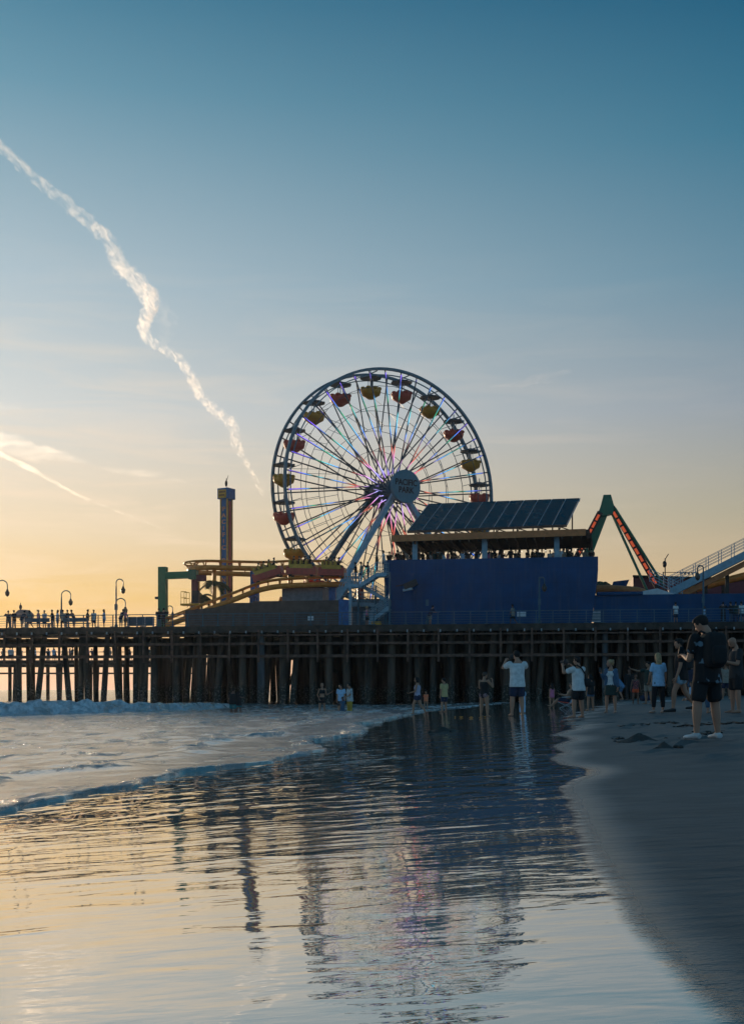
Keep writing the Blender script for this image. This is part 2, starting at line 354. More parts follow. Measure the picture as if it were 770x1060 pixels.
def sea_mat():
    m = bpy.data.materials.new('sea_water'); m.use_nodes = True; nt = m.node_tree; N = nt.nodes; L = nt.links
    p = N['Principled BSDF']; tc = N.new('ShaderNodeTexCoord')
    at = N.new('ShaderNodeAttribute'); at.attribute_name = 'foam'
    mp = N.new('ShaderNodeMapping'); mp.inputs['Scale'].default_value = (1.25, .6, 1); L.new(tc.outputs['Object'], mp.inputs[0])
    n = N.new('ShaderNodeTexNoise'); n.inputs['Scale'].default_value = 1.1; n.inputs['Detail'].default_value = 9; n.inputs['Roughness'].default_value = .68; n.inputs['Distortion'].default_value = .7; L.new(mp.outputs[0], n.inputs['Vector'])
    s = N.new('ShaderNodeMath'); s.operation = 'ADD'; L.new(n.outputs['Fac'], s.inputs[0]); L.new(at.outputs['Fac'], s.inputs[1])
    f = N.new('ShaderNodeMapRange'); f.interpolation_type = 'SMOOTHSTEP'; f.inputs[1].default_value = .55; f.inputs[2].default_value = .72; L.new(s.outputs[0], f.inputs[0])
    mx = N.new('ShaderNodeMix'); mx.data_type = 'RGBA'; L.new(f.outputs[0], mx.inputs[0]); mx.inputs[6].default_value = (.52,.50,.47,1); mx.inputs[7].default_value = (.66,.69,.72,1)
    me_ = N.new('ShaderNodeMapRange'); me_.inputs[3].default_value = .62; me_.inputs[4].default_value = 0.; L.new(f.outputs[0], me_.inputs[0]); L.new(me_.outputs[0], p.inputs['Metallic'])
    L.new(mx.outputs[2], p.inputs['Base Color'])
    rr = N.new('ShaderNodeMapRange'); rr.inputs[3].default_value = .19; rr.inputs[4].default_value = .8; L.new(f.outputs[0], rr.inputs[0]); L.new(rr.outputs[0], p.inputs['Roughness'])
    p.inputs['IOR'].default_value = 1.34
    mp2 = N.new('ShaderNodeMapping'); mp2.inputs['Scale'].default_value = (1.2, .65, 1); mp2.inputs['Rotation'].default_value = (0,0,R(-12)); L.new(tc.outputs['Object'], mp2.inputs[0])
    q = N.new('ShaderNodeTexNoise'); q.inputs['Scale'].default_value = 1.6; q.inputs['Detail'].default_value = 6; q.inputs['Roughness'].default_value = .6; L.new(mp2.outputs[0], q.inputs['Vector'])
    ad = N.new('ShaderNodeMath'); ad.operation = 'MULTIPLY_ADD'; ad.inputs[1].default_value = .35; L.new(f.outputs[0], ad.inputs[0]); L.new(q.outputs['Fac'], ad.inputs[2])
    n3 = N.new('ShaderNodeTexNoise'); n3.inputs['Scale'].default_value = 2.6; n3.inputs['Detail'].default_value = 8; n3.inputs['Roughness'].default_value = .66; L.new(mp.outputs[0], n3.inputs['Vector'])
    fc = N.new('ShaderNodeValToRGB'); fc.color_ramp.elements[0].position = .38; fc.color_ramp.elements[1].position = .62; fc.color_ramp.elements[0].color = (.40,.45,.48,1); fc.color_ramp.elements[1].color = (.84,.86,.88,1); L.new(n3.outputs['Fac'], fc.inputs[0]); L.new(fc.outputs[0], mx.inputs[7])
    fm = N.new('ShaderNodeMath'); fm.operation = 'MULTIPLY'; L.new(f.outputs[0], fm.inputs[0]); L.new(n3.outputs['Fac'], fm.inputs[1])
    ad2 = N.new('ShaderNodeMath'); ad2.operation = 'MULTIPLY_ADD'; ad2.inputs[1].default_value = 3.5; L.new(fm.outputs[0], ad2.inputs[0]); L.new(ad.outputs[0], ad2.inputs[2])
    b = N.new('ShaderNodeBump'); b.inputs['Strength'].default_value = 1.; b.inputs['Distance'].default_value = .045; L.new(ad2.outputs[0], b.inputs['Height']); L.new(b.outputs[0], p.inputs['Normal'])
    return m

def fbm(x, y, s, o=3):
    return mnoise.fractal(V((x*s, y*s, 3.1)), 1., 2.1, o)

def grid_obj(name, xs_of, ys, zf, m, attr):
    vs = []; av = []; av2 = []
    for y in ys:
        for x in xs_of(y):
            z, a, *o2 = zf(x, y); vs.append((x, y, z)); av.append(a); av2.append(o2[0] if o2 else 0.)
    nx = len(xs_of(ys[0])); ny = len(ys)
    fs = [(i*nx+j, i*nx+j+1, (i+1)*nx+j+1, (i+1)*nx+j) for i in range(ny-1) for j in range(nx-1)]
    me = bpy.data.meshes.new(name); me.from_pydata(vs, [], fs)
    a = me.attributes.new(attr, 'FLOAT', 'POINT'); a.data.foreach_set('value', av)
    a = me.attributes.new('chop', 'FLOAT', 'POINT'); a.data.foreach_set('value', av2)
    me.polygons.foreach_set('use_smooth', [True]*len(me.polygons)); me.update()
    me.materials.append(m); o = bpy.data.objects.new(name, me); COL.objects.link(o); o['kind'] = 'structure'
    return o

# footprints and little pits trodden into the dry sand
PITS = []
for i in range(420):
    y = random.uniform(14, 60) if i > 60 else random.uniform(12, 30)
    x = dry_x(y)+.9+abs(random.gauss(0, 1))*y*.16
    PITS.append((x, y, random.uniform(.10, .26), random.uniform(.02, .05)))
pg = {}
for q in PITS: pg.setdefault((int(q[0]//1), int(q[1]//1)), []).append(q)
def pits(x, y):
    h = 0; i, j = int(x//1), int(y//1)
    for a in (i-1, i, i+1):
        for b in (j-1, j, j+1):
            for (px, py, r, d) in pg.get((a, b), ()):
                t = ((x-px)**2+((y-py)*.8)**2)/(r*r)
                if t < 4: h += -d*math.exp(-t*2.5)+d*.55*math.exp(-(t-1.4)**2*3)
    return h
def sand_f(x, y):
    s, d = shore_x(y), dry_x(y)
    z = sand_z(x, y)
    lob = (.22*fbm(2., y, .55)+.16*math.sin(y*1.35+1.5*math.sin(y*.4)))*min(1, max(0, (y-3)/6))*(.10+.045*max(y,0)) if y < 60 else 0
    wetv = .5-(x-d-lob)/(2*(.26+.022*max(y, 0)))
    if x > d+.5: z += .012*fbm(x, y, 1.2)*min(1, (x-d-.5))+pits(x, y)
    st = lambda t: max(0, min(1, t))**2*(3-2*max(0, min(1, t)))
    ch = max(.95*st(1-(x-s)/(1.2+.08*max(y, 0))), .8*st((y-6.)/6))
    return z, max(0, min(1, wetv)), ch
ysand = [-60, -20, -6] + list(np.arange(-1, 8, .12)) + list(np.arange(8, 34, .17)) + list(np.arange(34, 62, .4)) + list(np.geomspace(62, 700, 26))
def xsand(y):
    s, d = shore_x(y), dry_x(y)
    return [-900, -120, s-40, s-22, s-10, s-4, s-1] + list(np.linspace(s, d-.4, 14)) + list(np.linspace(d-.35, d+1.2+.02*max(y,0), 16)) + list(np.linspace(d+1.3+.02*max(y,0), d+9+.1*max(y,0), 60)) + [d+14+.1*max(y,0), d+25+.1*max(y,0), d+60, 400, 900]
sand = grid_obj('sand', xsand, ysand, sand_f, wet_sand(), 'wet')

def sea_f(x, y):
    s = shore_x(y); 
    lob = (.35*fbm(1.7, y, .35)+.16*fbm(4., y, 1.1))*(1+.02*y)
    u = x-(s+lob)
    g = sand_z(x, y)
    if u > .0:
        return g-.03-.10*min(1, u), 0.
    base = .415*math.exp(max(u, -200)/13)
    z = base
    far = min(1, y/30)
    amp = min(1, -u/2.5)
    ch = .030*fbm(x*.8, y*1.3, 1.3, 4)+.045*fbm(x*.5, y*1.1, .35, 3)
    z += ch*amp
    z += .028*math.exp(-((u+.12)/.10)**2)*(.7+.5*fbm(1, y, 2.))          # foam lip of the swash
    foam = .13*math.exp(u/.3) - .03 - .06*fbm(x, y, .12)
    # second swash line a little behind
    s2 = u+2.3+.5*fbm(2, y, .5)
    z += .05*math.exp(-(s2/.3)**2) ; foam += .07*math.exp(-(s2/.5)**2) - .10*math.exp(-((s2-.7)/.4)**2)
    # breaking bore
    k = max(0, min(1, (-8.-x)/9))
    foot = 63+(x+19.4)*2.0+1.3*fbm(x, 0, .2)+.6*fbm(x, 3, .7)
    t = y-foot
    if k > 0 and t > -2:
        hgt = .72*k**.6
        prof = (1/(1+math.exp(-(t-1.3)*2.2)))*math.exp(-max(0, t-3)/9)
        z += hgt*prof*(1+.22*fbm(x, y*1.2, .9))
        fr = math.exp(-((t-1.6)/2.6)**2)
        z += .20*k*fr*fbm(x*1.2, y, 1.5, 3)+.16*k*fr*fbm(x, y, 5.1, 3)
        foam += k*(.15*fr + .10*math.exp(-max(0, t)/8))
    # offshore swells seen between the piles
    if y > 70:
        z += .16*math.sin((y+x*.35+2*fbm(x, y, .03))*.42)*min(1, (y-70)/30)*math.exp(-max(0,y-500)/300)*max(0, min(1, (-u-6)/10))
    foam += .05*math.exp(-abs(u+9)/8) + .055*max(0, min(1, (y-38)/25))*max(0, min(1, (110-y)/30))
    return z, max(-.2, min(.6, foam))
ysea = [-60, -15, -2, 2, 5] + list(np.geomspace(7, 26, 150)) + list(np.geomspace(26.2, 125, 320)) + list(np.geomspace(128, 1400, 45))
def xsea(y):
    s = shore_x(y); wd = 6+.42*max(y, 3)
    near = [s+1.2, s+.8, s+.5] + list(s+.4-np.linspace(0, 1, 230)**1.2*wd)
    if y > 900: near = list(np.linspace(max(s, .9*y), -.6*y, 233))
    return (near + [near[-1]-10, near[-1]-60, near[-1]-400, near[-1]-1500])[::-1]
sea = grid_obj('sea', xsea, ysea, sea_f, sea_mat(), 'foam')

hz = bpy.data.materials.new('haze_air'); hz.use_nodes = True; nt = hz.node_tree; N = nt.nodes; N.clear()
o_ = N.new('ShaderNodeOutputMaterial'); v_ = N.new('ShaderNodeVolumePrincipled'); v_.inputs['Density'].default_value = HAZE; v_.inputs['Anisotropy'].default_value = .68; v_.inputs['Color'].default_value = (.95,.95,.95,1)
nt.links.new(v_.outputs[0], o_.inputs['Volume'])
m_ = MB(); m_.box((0, 685, 19), (5200, 1530, 46)); m_.build('haze', hz, None, kind='stuff')
# ---------------------------------------------------------------- materials
wood_dk = mat('weathered_pile_wood', (.078,.052,.036), .85, var=.45, scale=2, bump=.5, bscale=14, stretch=(1,1,.15)); tidemarks(wood_dk)
wood_bl = mat('pale_pile_wood', (.10,.105,.11), .8, var=.3, scale=2, bump=.4, bscale=14, stretch=(1,1,.15)); tidemarks(wood_bl)
timber = mat('dark_timber', (.06,.045,.035), .85, var=.3, scale=2, bump=.3)
rust = mat('rusty_pipe', (.13,.065,.042), .7, var=.3, scale=3)
rail_bl = mat('blue_grey_rail_paint', (.055,.12,.17), .5, var=.12)
blue_wall = panelled(mat('navy_wall_paint', (.004,.066,.185), .8, var=.10, scale=.8), 1.22, 1.22)
blue_wall2 = panelled(mat('navy_low_wall_paint', (.004,.062,.17), .8, var=.10, scale=.8), 2.4, .9)
col_blue = mat('blue_column_paint', (.02,.13,.36), .5)
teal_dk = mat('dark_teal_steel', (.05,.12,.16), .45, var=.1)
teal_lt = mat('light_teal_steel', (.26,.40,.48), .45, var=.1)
white_p = mat('white_paint', (.62,.66,.68), .5, var=.06)
steel = mat('galvanised_steel', (.38,.42,.45), .4, .4, var=.1)
gold = mat('yellow_orange_track_paint', (.78,.27,.04), .45, var=.10)
orange = mat('orange_brown_fascia', (.58,.19,.06), .6, var=.12)
red_p = mat('red_paint', (.55,.06,.035), .4, var=.1)
maroon = mat('maroon_paint', (.20,.035,.045), .6, var=.12)
yel_p = mat('yellow_paint', (.72,.36,.04), .45, var=.1)
grn_p = mat('green_paint', (.02,.20,.08), .45, var=.08)
grn_dk = mat('dark_green_paint', (.02,.16,.08), .4, var=.08)
brown_wall = mat('brown_board_wall', (.12,.085,.07), .85, var=.15, scale=2)
black_p = mat('black_paint', (.02,.02,.022), .5)
glassy = mat('solar_glass', (.010,.04,.055), .2, var=.2, scale=1.2)
sign_teal = mat('sign_teal', (.075,.22,.28), .6, var=.05)
sign_ink = mat('dark_sign_lettering', (.006,.014,.02), .6, var=.02)
letter_or = mat('orange_lettering', (.85,.36,.15), .5, var=.05)
tower_bl = mat('tower_blue', (.04,.15,.34), .5, var=.1)
palm_g = mat('palm_frond', (.045,.065,.025), .7, var=.3)
palm_t = mat('palm_trunk', (.09,.065,.045), .9, var=.3, bump=.4)
cart_p = mat('faded_pink_canvas', (.45,.24,.18), .8)
grey_box = mat('grey_container', (.16,.20,.23), .6)
amber = mat('amber_lamp_glass', (.06,.05,.04), .4)

def pb(): return MB(TP)
def B3(px, py, b): return tuple(P(px, py, b))

# ---------------------------------------------------------------- pier
pier = thing('pier', 'long dark timber pier on many wooden piles crossing the whole picture', 'pier', (0,0,0), 0, T=TP)
A0, A1 = -48., 46.
EDGE = PA(163, 2)                      # left of this the pier is narrow and one sees through it
m = pb(); m.box(((A0+EDGE)/2, 6.0, DECK-.15), (EDGE-A0, 12, .3)); m.box(((EDGE+A1)/2, 24, DECK-.15), (A1-EDGE, 48, .3)); m.build('deck', timber, pier)
m = pb(); m.box(((A0+A1)/2, -.12, DECK-.22), (A1-A0, .22, .55)); m.build('edge_beam', timber, pier)
for zz, dd, b0 in ((5.95, .12, -.1), (5.25, .2, .0), (4.22, .24, .05)):
    m = pb(); m.box(((A0+A1)/2, b0, zz), (A1-A0, dd, dd)); m.build('stringer', rust, pier)
for b0 in (4, 11.5):
    m = pb(); m.box(((A0+A1)/2, b0, 5.7), (A1-A0, .3, .5)); m.build('stringer', timber, pier)
m = pb()
for b0 in (14, 20, 28, 38): m.box(((EDGE+A1)/2, b0, 5.5), (A1-EDGE, .3, 1.4))
m.build('stringer', timber, pier)
a = A0+1
while a < A1:
    m = pb(); m.box((a, -.22, 5.05), (.16, .14, 2.7)); m.build('drop_post', rust, pier)
    if a < EDGE: m = pb(); m.box((a, 6, 5.75), (.25, 11.8, .3)); m.build('cap_beam', timber, pier)
    a += 2.5
a = A0+1
while a < A1:
    m = pb(); m.box((a, -.3, 6.22), (.09, .14, .20)); a += 1.35; m.build('edge_bracket', steel, pier)
# piles: nearest hundred as parts, the forest behind as one part
rp = random.Random(5)
def pile_geo(m, a, b, zt, dx, r):
    w0 = TP @ V((a+dx, b, 0)); zb = min(-1.2, sand_z(w0.x, w0.y)-.5)
    if zb > -1.2 and sand_z(w0.x, w0.y) > .3: zb = sand_z(w0.x, w0.y)-.4
    k = 5; pts = [V((a+dx*(1-i/k), b, zb+(zt-zb)*i/k)) for i in range(k+1)]
    m.tube(pts, [r*(1.25 if i == 0 else 1.05-.03*i) for i in range(k+1)], 9)
piles = []
for px, dx in ((20,0),(47,-.9),(66,.7),(85,-.1),(88.5,.3),(112,-.5),(118,.6),(141,0),(146,.2),(152,-.2)):
    piles.append((PA(px, .6), .6, dx, .26))
for px in (34, 99, 131): piles.append((PA(px, 6), 6., rp.uniform(-.3,.3), .22))
for px in (29, 79, 124): piles.append((PA(px, 11), 11., rp.uniform(-.2,.2), .2))
px = 160
while px < 800:
    piles.append((PA(px, .5), .5, rp.choice((0, 0, .5, -.6)), rp.uniform(.24,.34))); px += rp.uniform(15, 25)
px = 157
while px < 800 and len(piles) < 100:
    piles.append((PA(px, 3.5), 3.5, rp.uniform(-.9,.9), rp.uniform(.22,.30))); px += rp.uniform(13, 24)
for i, (a, b, dx, r) in enumerate(piles[:100]):
    m = pb(); pile_geo(m, a, b, 6.3, dx, r); m.build('pile', wood_bl if (a > EDGE and rp.random() < .14 and b < 1) else wood_dk, pier, smooth=True)
m = pb()
for b in np.arange(6.5, 46, 3.3):
    px = 156+rp.uniform(0, 8)+(b*.5)
    while px < 830:
        if not (rp.random() < .10): pile_geo(m, PA(px, b), b, 6.3, rp.uniform(-.5,.5), rp.uniform(.22,.32))
        px += rp.uniform(14, 27)*(1.0 if px < 330 else .74)
m.build('pile', wood_dk, pier, smooth=True, kind='stuff')
for i in range(60):                    # cross bracing planks deep under the deck
    m = pb()
    b = rp.uniform(7, 42); a = PA(rp.uniform(230, 800), b); m.bar((a, b, rp.uniform(1.5,4)), (a+rp.uniform(-4,4), b+rp.uniform(0,3), 6), .12, .3); m.build('bracing', timber, pier)

# railing along the near edge
rl = thing('railing', 'blue grey metal railing along the near edge of the pier deck', 'railing', (0,.1,DECK), 0, T=TP)
m = pb()
for k in range(5): m.box(((A0+A1)/2, .12, DECK+.25+.2*k+(.05 if k == 4 else 0)), (A1-A0, .035 if k < 4 else .07, .03 if k < 4 else .06))
m.build('rail', rail_bl, rl)
a = A0+.6
while a < A1:
    m = pb(); m.box((a, .12, DECK+.55), (.07, .07, 1.1)); m.box((a-.13, .02, DECK-.10), (.10, .16, .32)); m.box((a+.13, .02, DECK-.10), (.10, .16, .32)); m.box((a, .0, DECK+.08), (.36, .12, .08)); m.build('post', rail_bl, rl); a += 1.32

# far end of the pier seen under the near deck at left
fp = thing('far_pier', 'low far part of the pier with a crowd seen beneath the near deck', 'pier', (-60, 152, 0), 0)
m = MB(); m.box((-62, 156, 4.85), (80, 14, .35)); m.build('deck', timber, fp)
m = MB(); m.box((-62, 148.9, 4.3), (80, .25, .3)); m.box((-62, 148.9, 3.4), (80, .2, .2)); m.build('stringer', timber, fp)
m = MB(); m.box((-62, 149.3, 6.05), (80, .06, .08)); m.box((-62, 149.3, 5.55), (80, .05, .05)); m.build('rail', rail_bl, fp)
x = -100
while x < -23:
    m = MB(); m.rod((x, 149.5, -1.5), (x+rp.uniform(-.3,.3), 149.5, 4.8), .26, 8); m.build('pile', wood_dk, fp, smooth=True)
    if rp.random() < .5: m = MB(); m.rod((x+1.9, 158, -1.5), (x+1.9, 158, 4.8), .24, 8); m.build('pile', wood_dk, fp, smooth=True); x += rp.uniform(4, 6.6)

# ---------------------------------------------------------------- street lamps on the deck
def lamp(px, b, ytop, arms, label, side=1, base=DECK):
    t = thing('street_lamp', label, 'street lamp', (PA(px, b), b, base), 0, 'lamps on the pier deck', T=TP)
    a = PA(px, b); zt = P(px, ytop, b).z
    m = pb(); m.lathe((a, b, base), [(.16,0),(.16,.3),(.09,.45),(.07,zt-base-.9),(.06,zt-base-.55)], 8); m.box((a, b, base+1.9), (.22,.2,.5)); m.build('post', teal_dk, t, smooth=False)
    for (zz, rr) in arms:
        z0 = zz; pts = [V((a, b, z0-.5))] + [V((a+side*rr*(1-math.cos(q)), b, z0+rr*.9*math.sin(q))) for q in np.linspace(.1, math.pi, 9)] + [V((a+side*rr*2, b, z0-.35))]
        m = pb(); m.tube(pts, .05, 6); m.build('arm', teal_dk, t, smooth=True)
        m = pb(); m.lathe((a+side*rr*2, b, z0-1.0), [(.02,0),(.16,.12),(.22,.36),(.12,.5),(.08,.65)], 8); m.build('lantern', amber, t, smooth=True)
    return t
zl = lambda px, py, b: P(px, py, b).z
lamp(-3, 2, 596, [(zl(0, 606, 2), .5)], 'curved lamp cut by the left edge of the photo')
lamp(64, 8, 612, [(zl(64, 616, 8), .45)], 'single armed curved lamp above the crowd by the pink parasol')
lamp(120.5, 2, 600, [(zl(120, 603, 2), .32), (zl(120, 624, 2), .42)], 'tall lamp with two curved arms near the resting blue barriers')
lamp(173, 18, 628, [(zl(173, 630, 18), .3)], 'small curved lamp behind the green post')
lamp(403.5, 1.0, 585, [], 'thin lamp post standing against the left end of the navy wall')
lamp(558, 1.0, 590, [(zl(558, 600, 1), .2)], 'thin lamp post against the middle of the navy wall')
lamp(442, 1.0, 629, [], 'short lamp post beside the bending person at the navy wall')
lamp(727.5, 1.2, 584, [(zl(727, 588, 1.2), .22)], 'tall lamp in front of the rising white walkway', side=-1)
# banner light on the navy wall
fl = thing('floodlight', 'dark floodlight with pale rim jutting from the left of the navy wall', 'floodlight', B3(424, 606, 3.2), 0, T=TP)
m = pb(); c = P(425, 605, 3.0); m.box(c, (1.15,.5,.5), Matrix.Rotation(R(-22),3,'Y')); m.build('housing', black_p, fl)
m = pb(); m.box(c+V((-.25,.0,-.42)), (.8,.4,.18), Matrix.Rotation(R(-10),3,'Y')); m.build('rim', steel, fl)
m = pb(); m.rod(c+V((-.6,.3,0)), c+V((-1.3,.3,-.1)), .05); m.build('bracket', black_p, fl)

# ---------------------------------------------------------------- navy deck house
bw = 4.2
a0t, a0b, a1t, a1b = PA(398, bw), PA(402.5, bw), PA(618.5, bw), PA(611.5, bw)
zt = P(500, 578.5, bw).z
dk = thing('deck_house', 'navy blue deck house with flared sides, open roof deck above', 'building', ((a0b+a1b)/2, bw, DECK), 0, T=TP)
m = pb()
b4 = [(a0b,bw,DECK),(a1b,bw,DECK),(a1b,bw+11,DECK),(a0b,bw+11,DECK)]; t4 = [(a0t,bw-.35,zt-1.15),(a1t,bw-.35,zt-1.15),(a1t+.2,bw+11,zt-1.15),(a0t,bw+11,zt-1.15)]
m.hexa(b4, t4)
for p, q in (((a0t,bw-.25),(a1t,bw-.25)),((a0t+.1,bw-.25),(a0t+.1,bw+11)),((a1t-.1,bw-.25),(a1t-.1,bw+11)),((a0t,bw+10.9),(a1t,bw+10.9))):
    m.bar((p[0],p[1],zt-.58), (q[0],q[1],zt-.58), .22, 1.15)
m.build('wall', blue_wall, dk)
m = pb()
for px in (429, 576): m.box((PA(px, bw), bw-.33, (DECK+zt)/2), (.05,.05,zt-DECK-.1))
m.build('seam', blue_wall2, dk)
a, b = PA(514, bw), bw-.06
m = pb(); m.box((a, b, P(540,636.5,bw).z), (.02,.02,.02)); 
m = pb(); m.box((PA(539.5, bw), bw-.1, P(540,636,bw).z), (.75,.06,.42)); m.build('notice', white_p, dk)
# low wall at right with its vent
zl2 = P(690, 615, bw).z
lw = thing('low_wall', 'long low navy wall right of the flared deck house, one vent in it', 'wall', (PA(700,bw), bw, DECK), 0, T=TP)
m = pb(); m.box(((a1b+.15+A1)/2, bw+.4, (DECK+zl2)/2), (A1-a1b-.3, .5, zl2-DECK)); m.build('panel', blue_wall2, lw)
m = pb(); m.box(((PA(618,bw)+PA(665,bw))/2, bw+.2, zl2+.12), (PA(665,bw)-PA(618,bw), .6, .24)); m.build('coping', blue_wall2, lw)
m = pb(); a = PA(616.5, bw-.1); m.box((a, bw+.12, P(616,638,bw).z), (.82,.1,.95)); vf = m.build('vent', grey_box, lw)
m = pb()
for k in range(4): m.box((a, bw+.05, P(616,634+3*k,bw).z), (.74,.05,.12))
m.build('louvre', steel, vf)

# open roof over the deck
rf = thing('canopy_roof', 'flat open roof with orange fascia on pale posts above the navy house', 'roof', (PA(505,bw), bw+2, zt-1), 0, T=TP)
TL, TR = P(405, 557.5, 3.5), P(606, 551, 3.5)
m = pb(); m.bar(TL, TR, .18, .55); m.build('fascia', orange, rf)
m = pb(); TLb, TRb = V((TL.x, 13.5, TL.z-.1)), V((TR.x+.7, 13.5, TR.z-.15))
m.hexa([TL+V((0,.12,-.12)),TR+V((.3,.12,-.12)),TRb,TLb],[TL+V((0,.12,.2)),TR+V((.3,.12,.25)),TRb+V((0,0,.3)),TLb+V((0,0,.3))]); m.build('roof_sheet', timber, rf)
m = pb()
for k in range(22):
    f = k/21; p = TL.lerp(TR, f); m.box((p.x+.4, 8.4, p.z-.32), (.12, 9.8, .28))
m.build('joist', timber, rf)
m = pb(); p = TR+V((.5,0,0))
for k in range(7): m.box((TR.x+.2+.06*k, 4+1.2*k, TR.z-.12), (.3, .3, .62))
m.build('end_beam', rust, rf)
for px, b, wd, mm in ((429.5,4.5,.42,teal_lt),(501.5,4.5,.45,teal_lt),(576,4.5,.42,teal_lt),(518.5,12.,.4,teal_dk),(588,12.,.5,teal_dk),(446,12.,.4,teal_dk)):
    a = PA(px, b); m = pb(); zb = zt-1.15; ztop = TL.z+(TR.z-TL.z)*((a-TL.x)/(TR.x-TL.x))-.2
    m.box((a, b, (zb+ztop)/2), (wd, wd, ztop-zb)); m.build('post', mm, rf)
# bulbs strung below the roof
lm = bpy.data.materials.new('bulb_glow'); lm.use_nodes = True; pp = lm.node_tree.nodes['Principled BSDF']; pp.inputs['Emission Color'].default_value = (1,.85,.65,1); pp.inputs['Emission Strength'].default_value = 1.2
m = pb()
for k in range(26):
    if k % 6 == 5: continue
    f = .15+.8*k/25; p = TL.lerp(TR, f); m.ball((p.x, 9.5, p.z-.75), .06, 6, 4)
m.build('bulb_string', lm, rf)
# solar array
sa = thing('solar_array', 'long tilted dark teal solar array on struts above the orange roof', 'solar panel', (PA(510,6), 6, TL.z), 0, T=TP)
q = [P(421.5,549.5,4.5), P(586.5,543,4.5), P(600,515.5,8.5), P(443.5,521.5,8.5)]
nrm = (q[1]-q[0]).cross(q[3]-q[0]).normalized()
for k in range(11):
    f0, f1 = k/11+.003, (k+1)/11-.005
    c4 = [q[0].lerp(q[1],f0), q[0].lerp(q[1],f1), q[3].lerp(q[2],f1), q[3].lerp(q[2],f0)]
    m = pb(); m.hexa([v-nrm*.1 for v in c4], c4); m.build('panel', glassy, sa)
m = pb()
for k in range(12):
    f = k/11; m.bar(q[0].lerp(q[1],f)-nrm*.05, q[3].lerp(q[2],f)-nrm*.05, .07, .06, nrm)
m.build('frame', steel, sa)
m = pb(); m.bar(q[0]+V((0,0,-.1)), q[1]+V((0,0,-.1)), .14, .2); m.bar(q[3]+V((0,0,-.2)), q[2]+V((0,0,-.2)), .14, .2); m.build('beam', rust, sa)
for k in range(8):
    f = .05+.9*k/7; p = q[0].lerp(q[1],f); r2 = q[3].lerp(q[2],f); zr = TL.lerp(TR, f).z+.2
    m = pb(); m.rod((p.x,p.y,zr), p+V((0,0,-.1)), .06, 6); m.rod((r2.x,r2.y,zr), r2+V((0,0,-.2)), .06, 6); m.rod((p.x,p.y,zr+.1), r2+V((0,0,-.4)), .05, 6); m.rod((p.x+.2,p.y,p.z-.2), (p.x+1.3,p.y,zr), .05, 6); m.build('strut', rust, sa)

# ---------------------------------------------------------------- staircase left of the deck house
st = thing('staircase', 'pale zigzag metal staircase beside the navy deck house', 'staircase', (PA(382,3), 3, DECK), 0, T=TP)
def flight(p, q, name='flight', wd=1.1):
    p, q = V(p), V(q); n = max(4, int(abs(q.z-p.z)/.2)); m = pb()
    for s in (0, wd):
        m.bar(p+V((0,s,0)), q+V((0,s,0)), .06, .32)
    for k in range(n):
        c = p.lerp(q, (k+.5)/n); m.box(c+V((0,wd/2,0)), (.3, wd-.08, .05))
    f = m.build(name, teal_lt, st)
    for s in (0, wd):
        m = pb()
        for h in (.35, .7, 1.05): m.bar(p+V((0,s,h)), q+V((0,s,h)), .035, .035)
        for k in range(6):
            c = p.lerp(q, k/5); m.box(c+V((0,s,.55)), (.05,.05,1.1))
        m.build('handrail', teal_lt, f)
b = 2.6
flight(P(357,606.5,b), P(372,606,b), 'landing'); flight(P(371,607,b), P(389,595.5,b)); flight(P(389,595,b), P(400,594.5,b), 'landing')
b = 3.9; flight(P(377,608,b), P(397,620,b)); b = 2.6; flight(P(381,645,b), P(402,629,b)); flight(P(362,625,5.2), P(394,626,5.2), 'landing'); flight(P(349,622,6), P(363,600,6))
for px in (362.5,):
    m = pb(); a = PA(px, 2.5); zz = P(px,607,2.5).z; m.box((a,2.5,(DECK+zz)/2), (.2,.2,zz-DECK)); m.build('post', teal_lt, st)
for px, bb in ((371,4.8),(389,4.8),(399,3.8)):
    m = pb(); a = PA(px, bb); zz = P(px,606,bb).z; m.box((a,bb,(DECK+zz)/2), (.16,.16,zz-DECK)); m.build('post', teal_dk, st)
yb = thing('low_bench', 'yellow box on the deck under the zigzag stairs', 'box', (PA(389,1.5),1.5,DECK), 0, T=TP)
m = pb(); m.box((PA(389.5,1.5),1.5,DECK+.28), (.8,.4,.26)); m.build('seat', yel_p, yb)
m = pb()
for s in (-.3,.3): m.box((PA(389.5,1.5)+s,1.5,DECK+.07), (.08,.36,.14))
m.build('leg', black_p, yb)
rc = thing('ride_column', 'red column standing behind the zigzag stairs', 'column', (PA(373,8),8,DECK), 0, T=TP)
a = PA(373,8); m = pb(); m.lathe((a,8,DECK), [(.45,0),(.45,.3),(.3,.35),(.3,zl(373,607,8)-DECK-.2),(.4,zl(373,607,8)-DECK)], 10); m.build('shaft', red_p, rc)

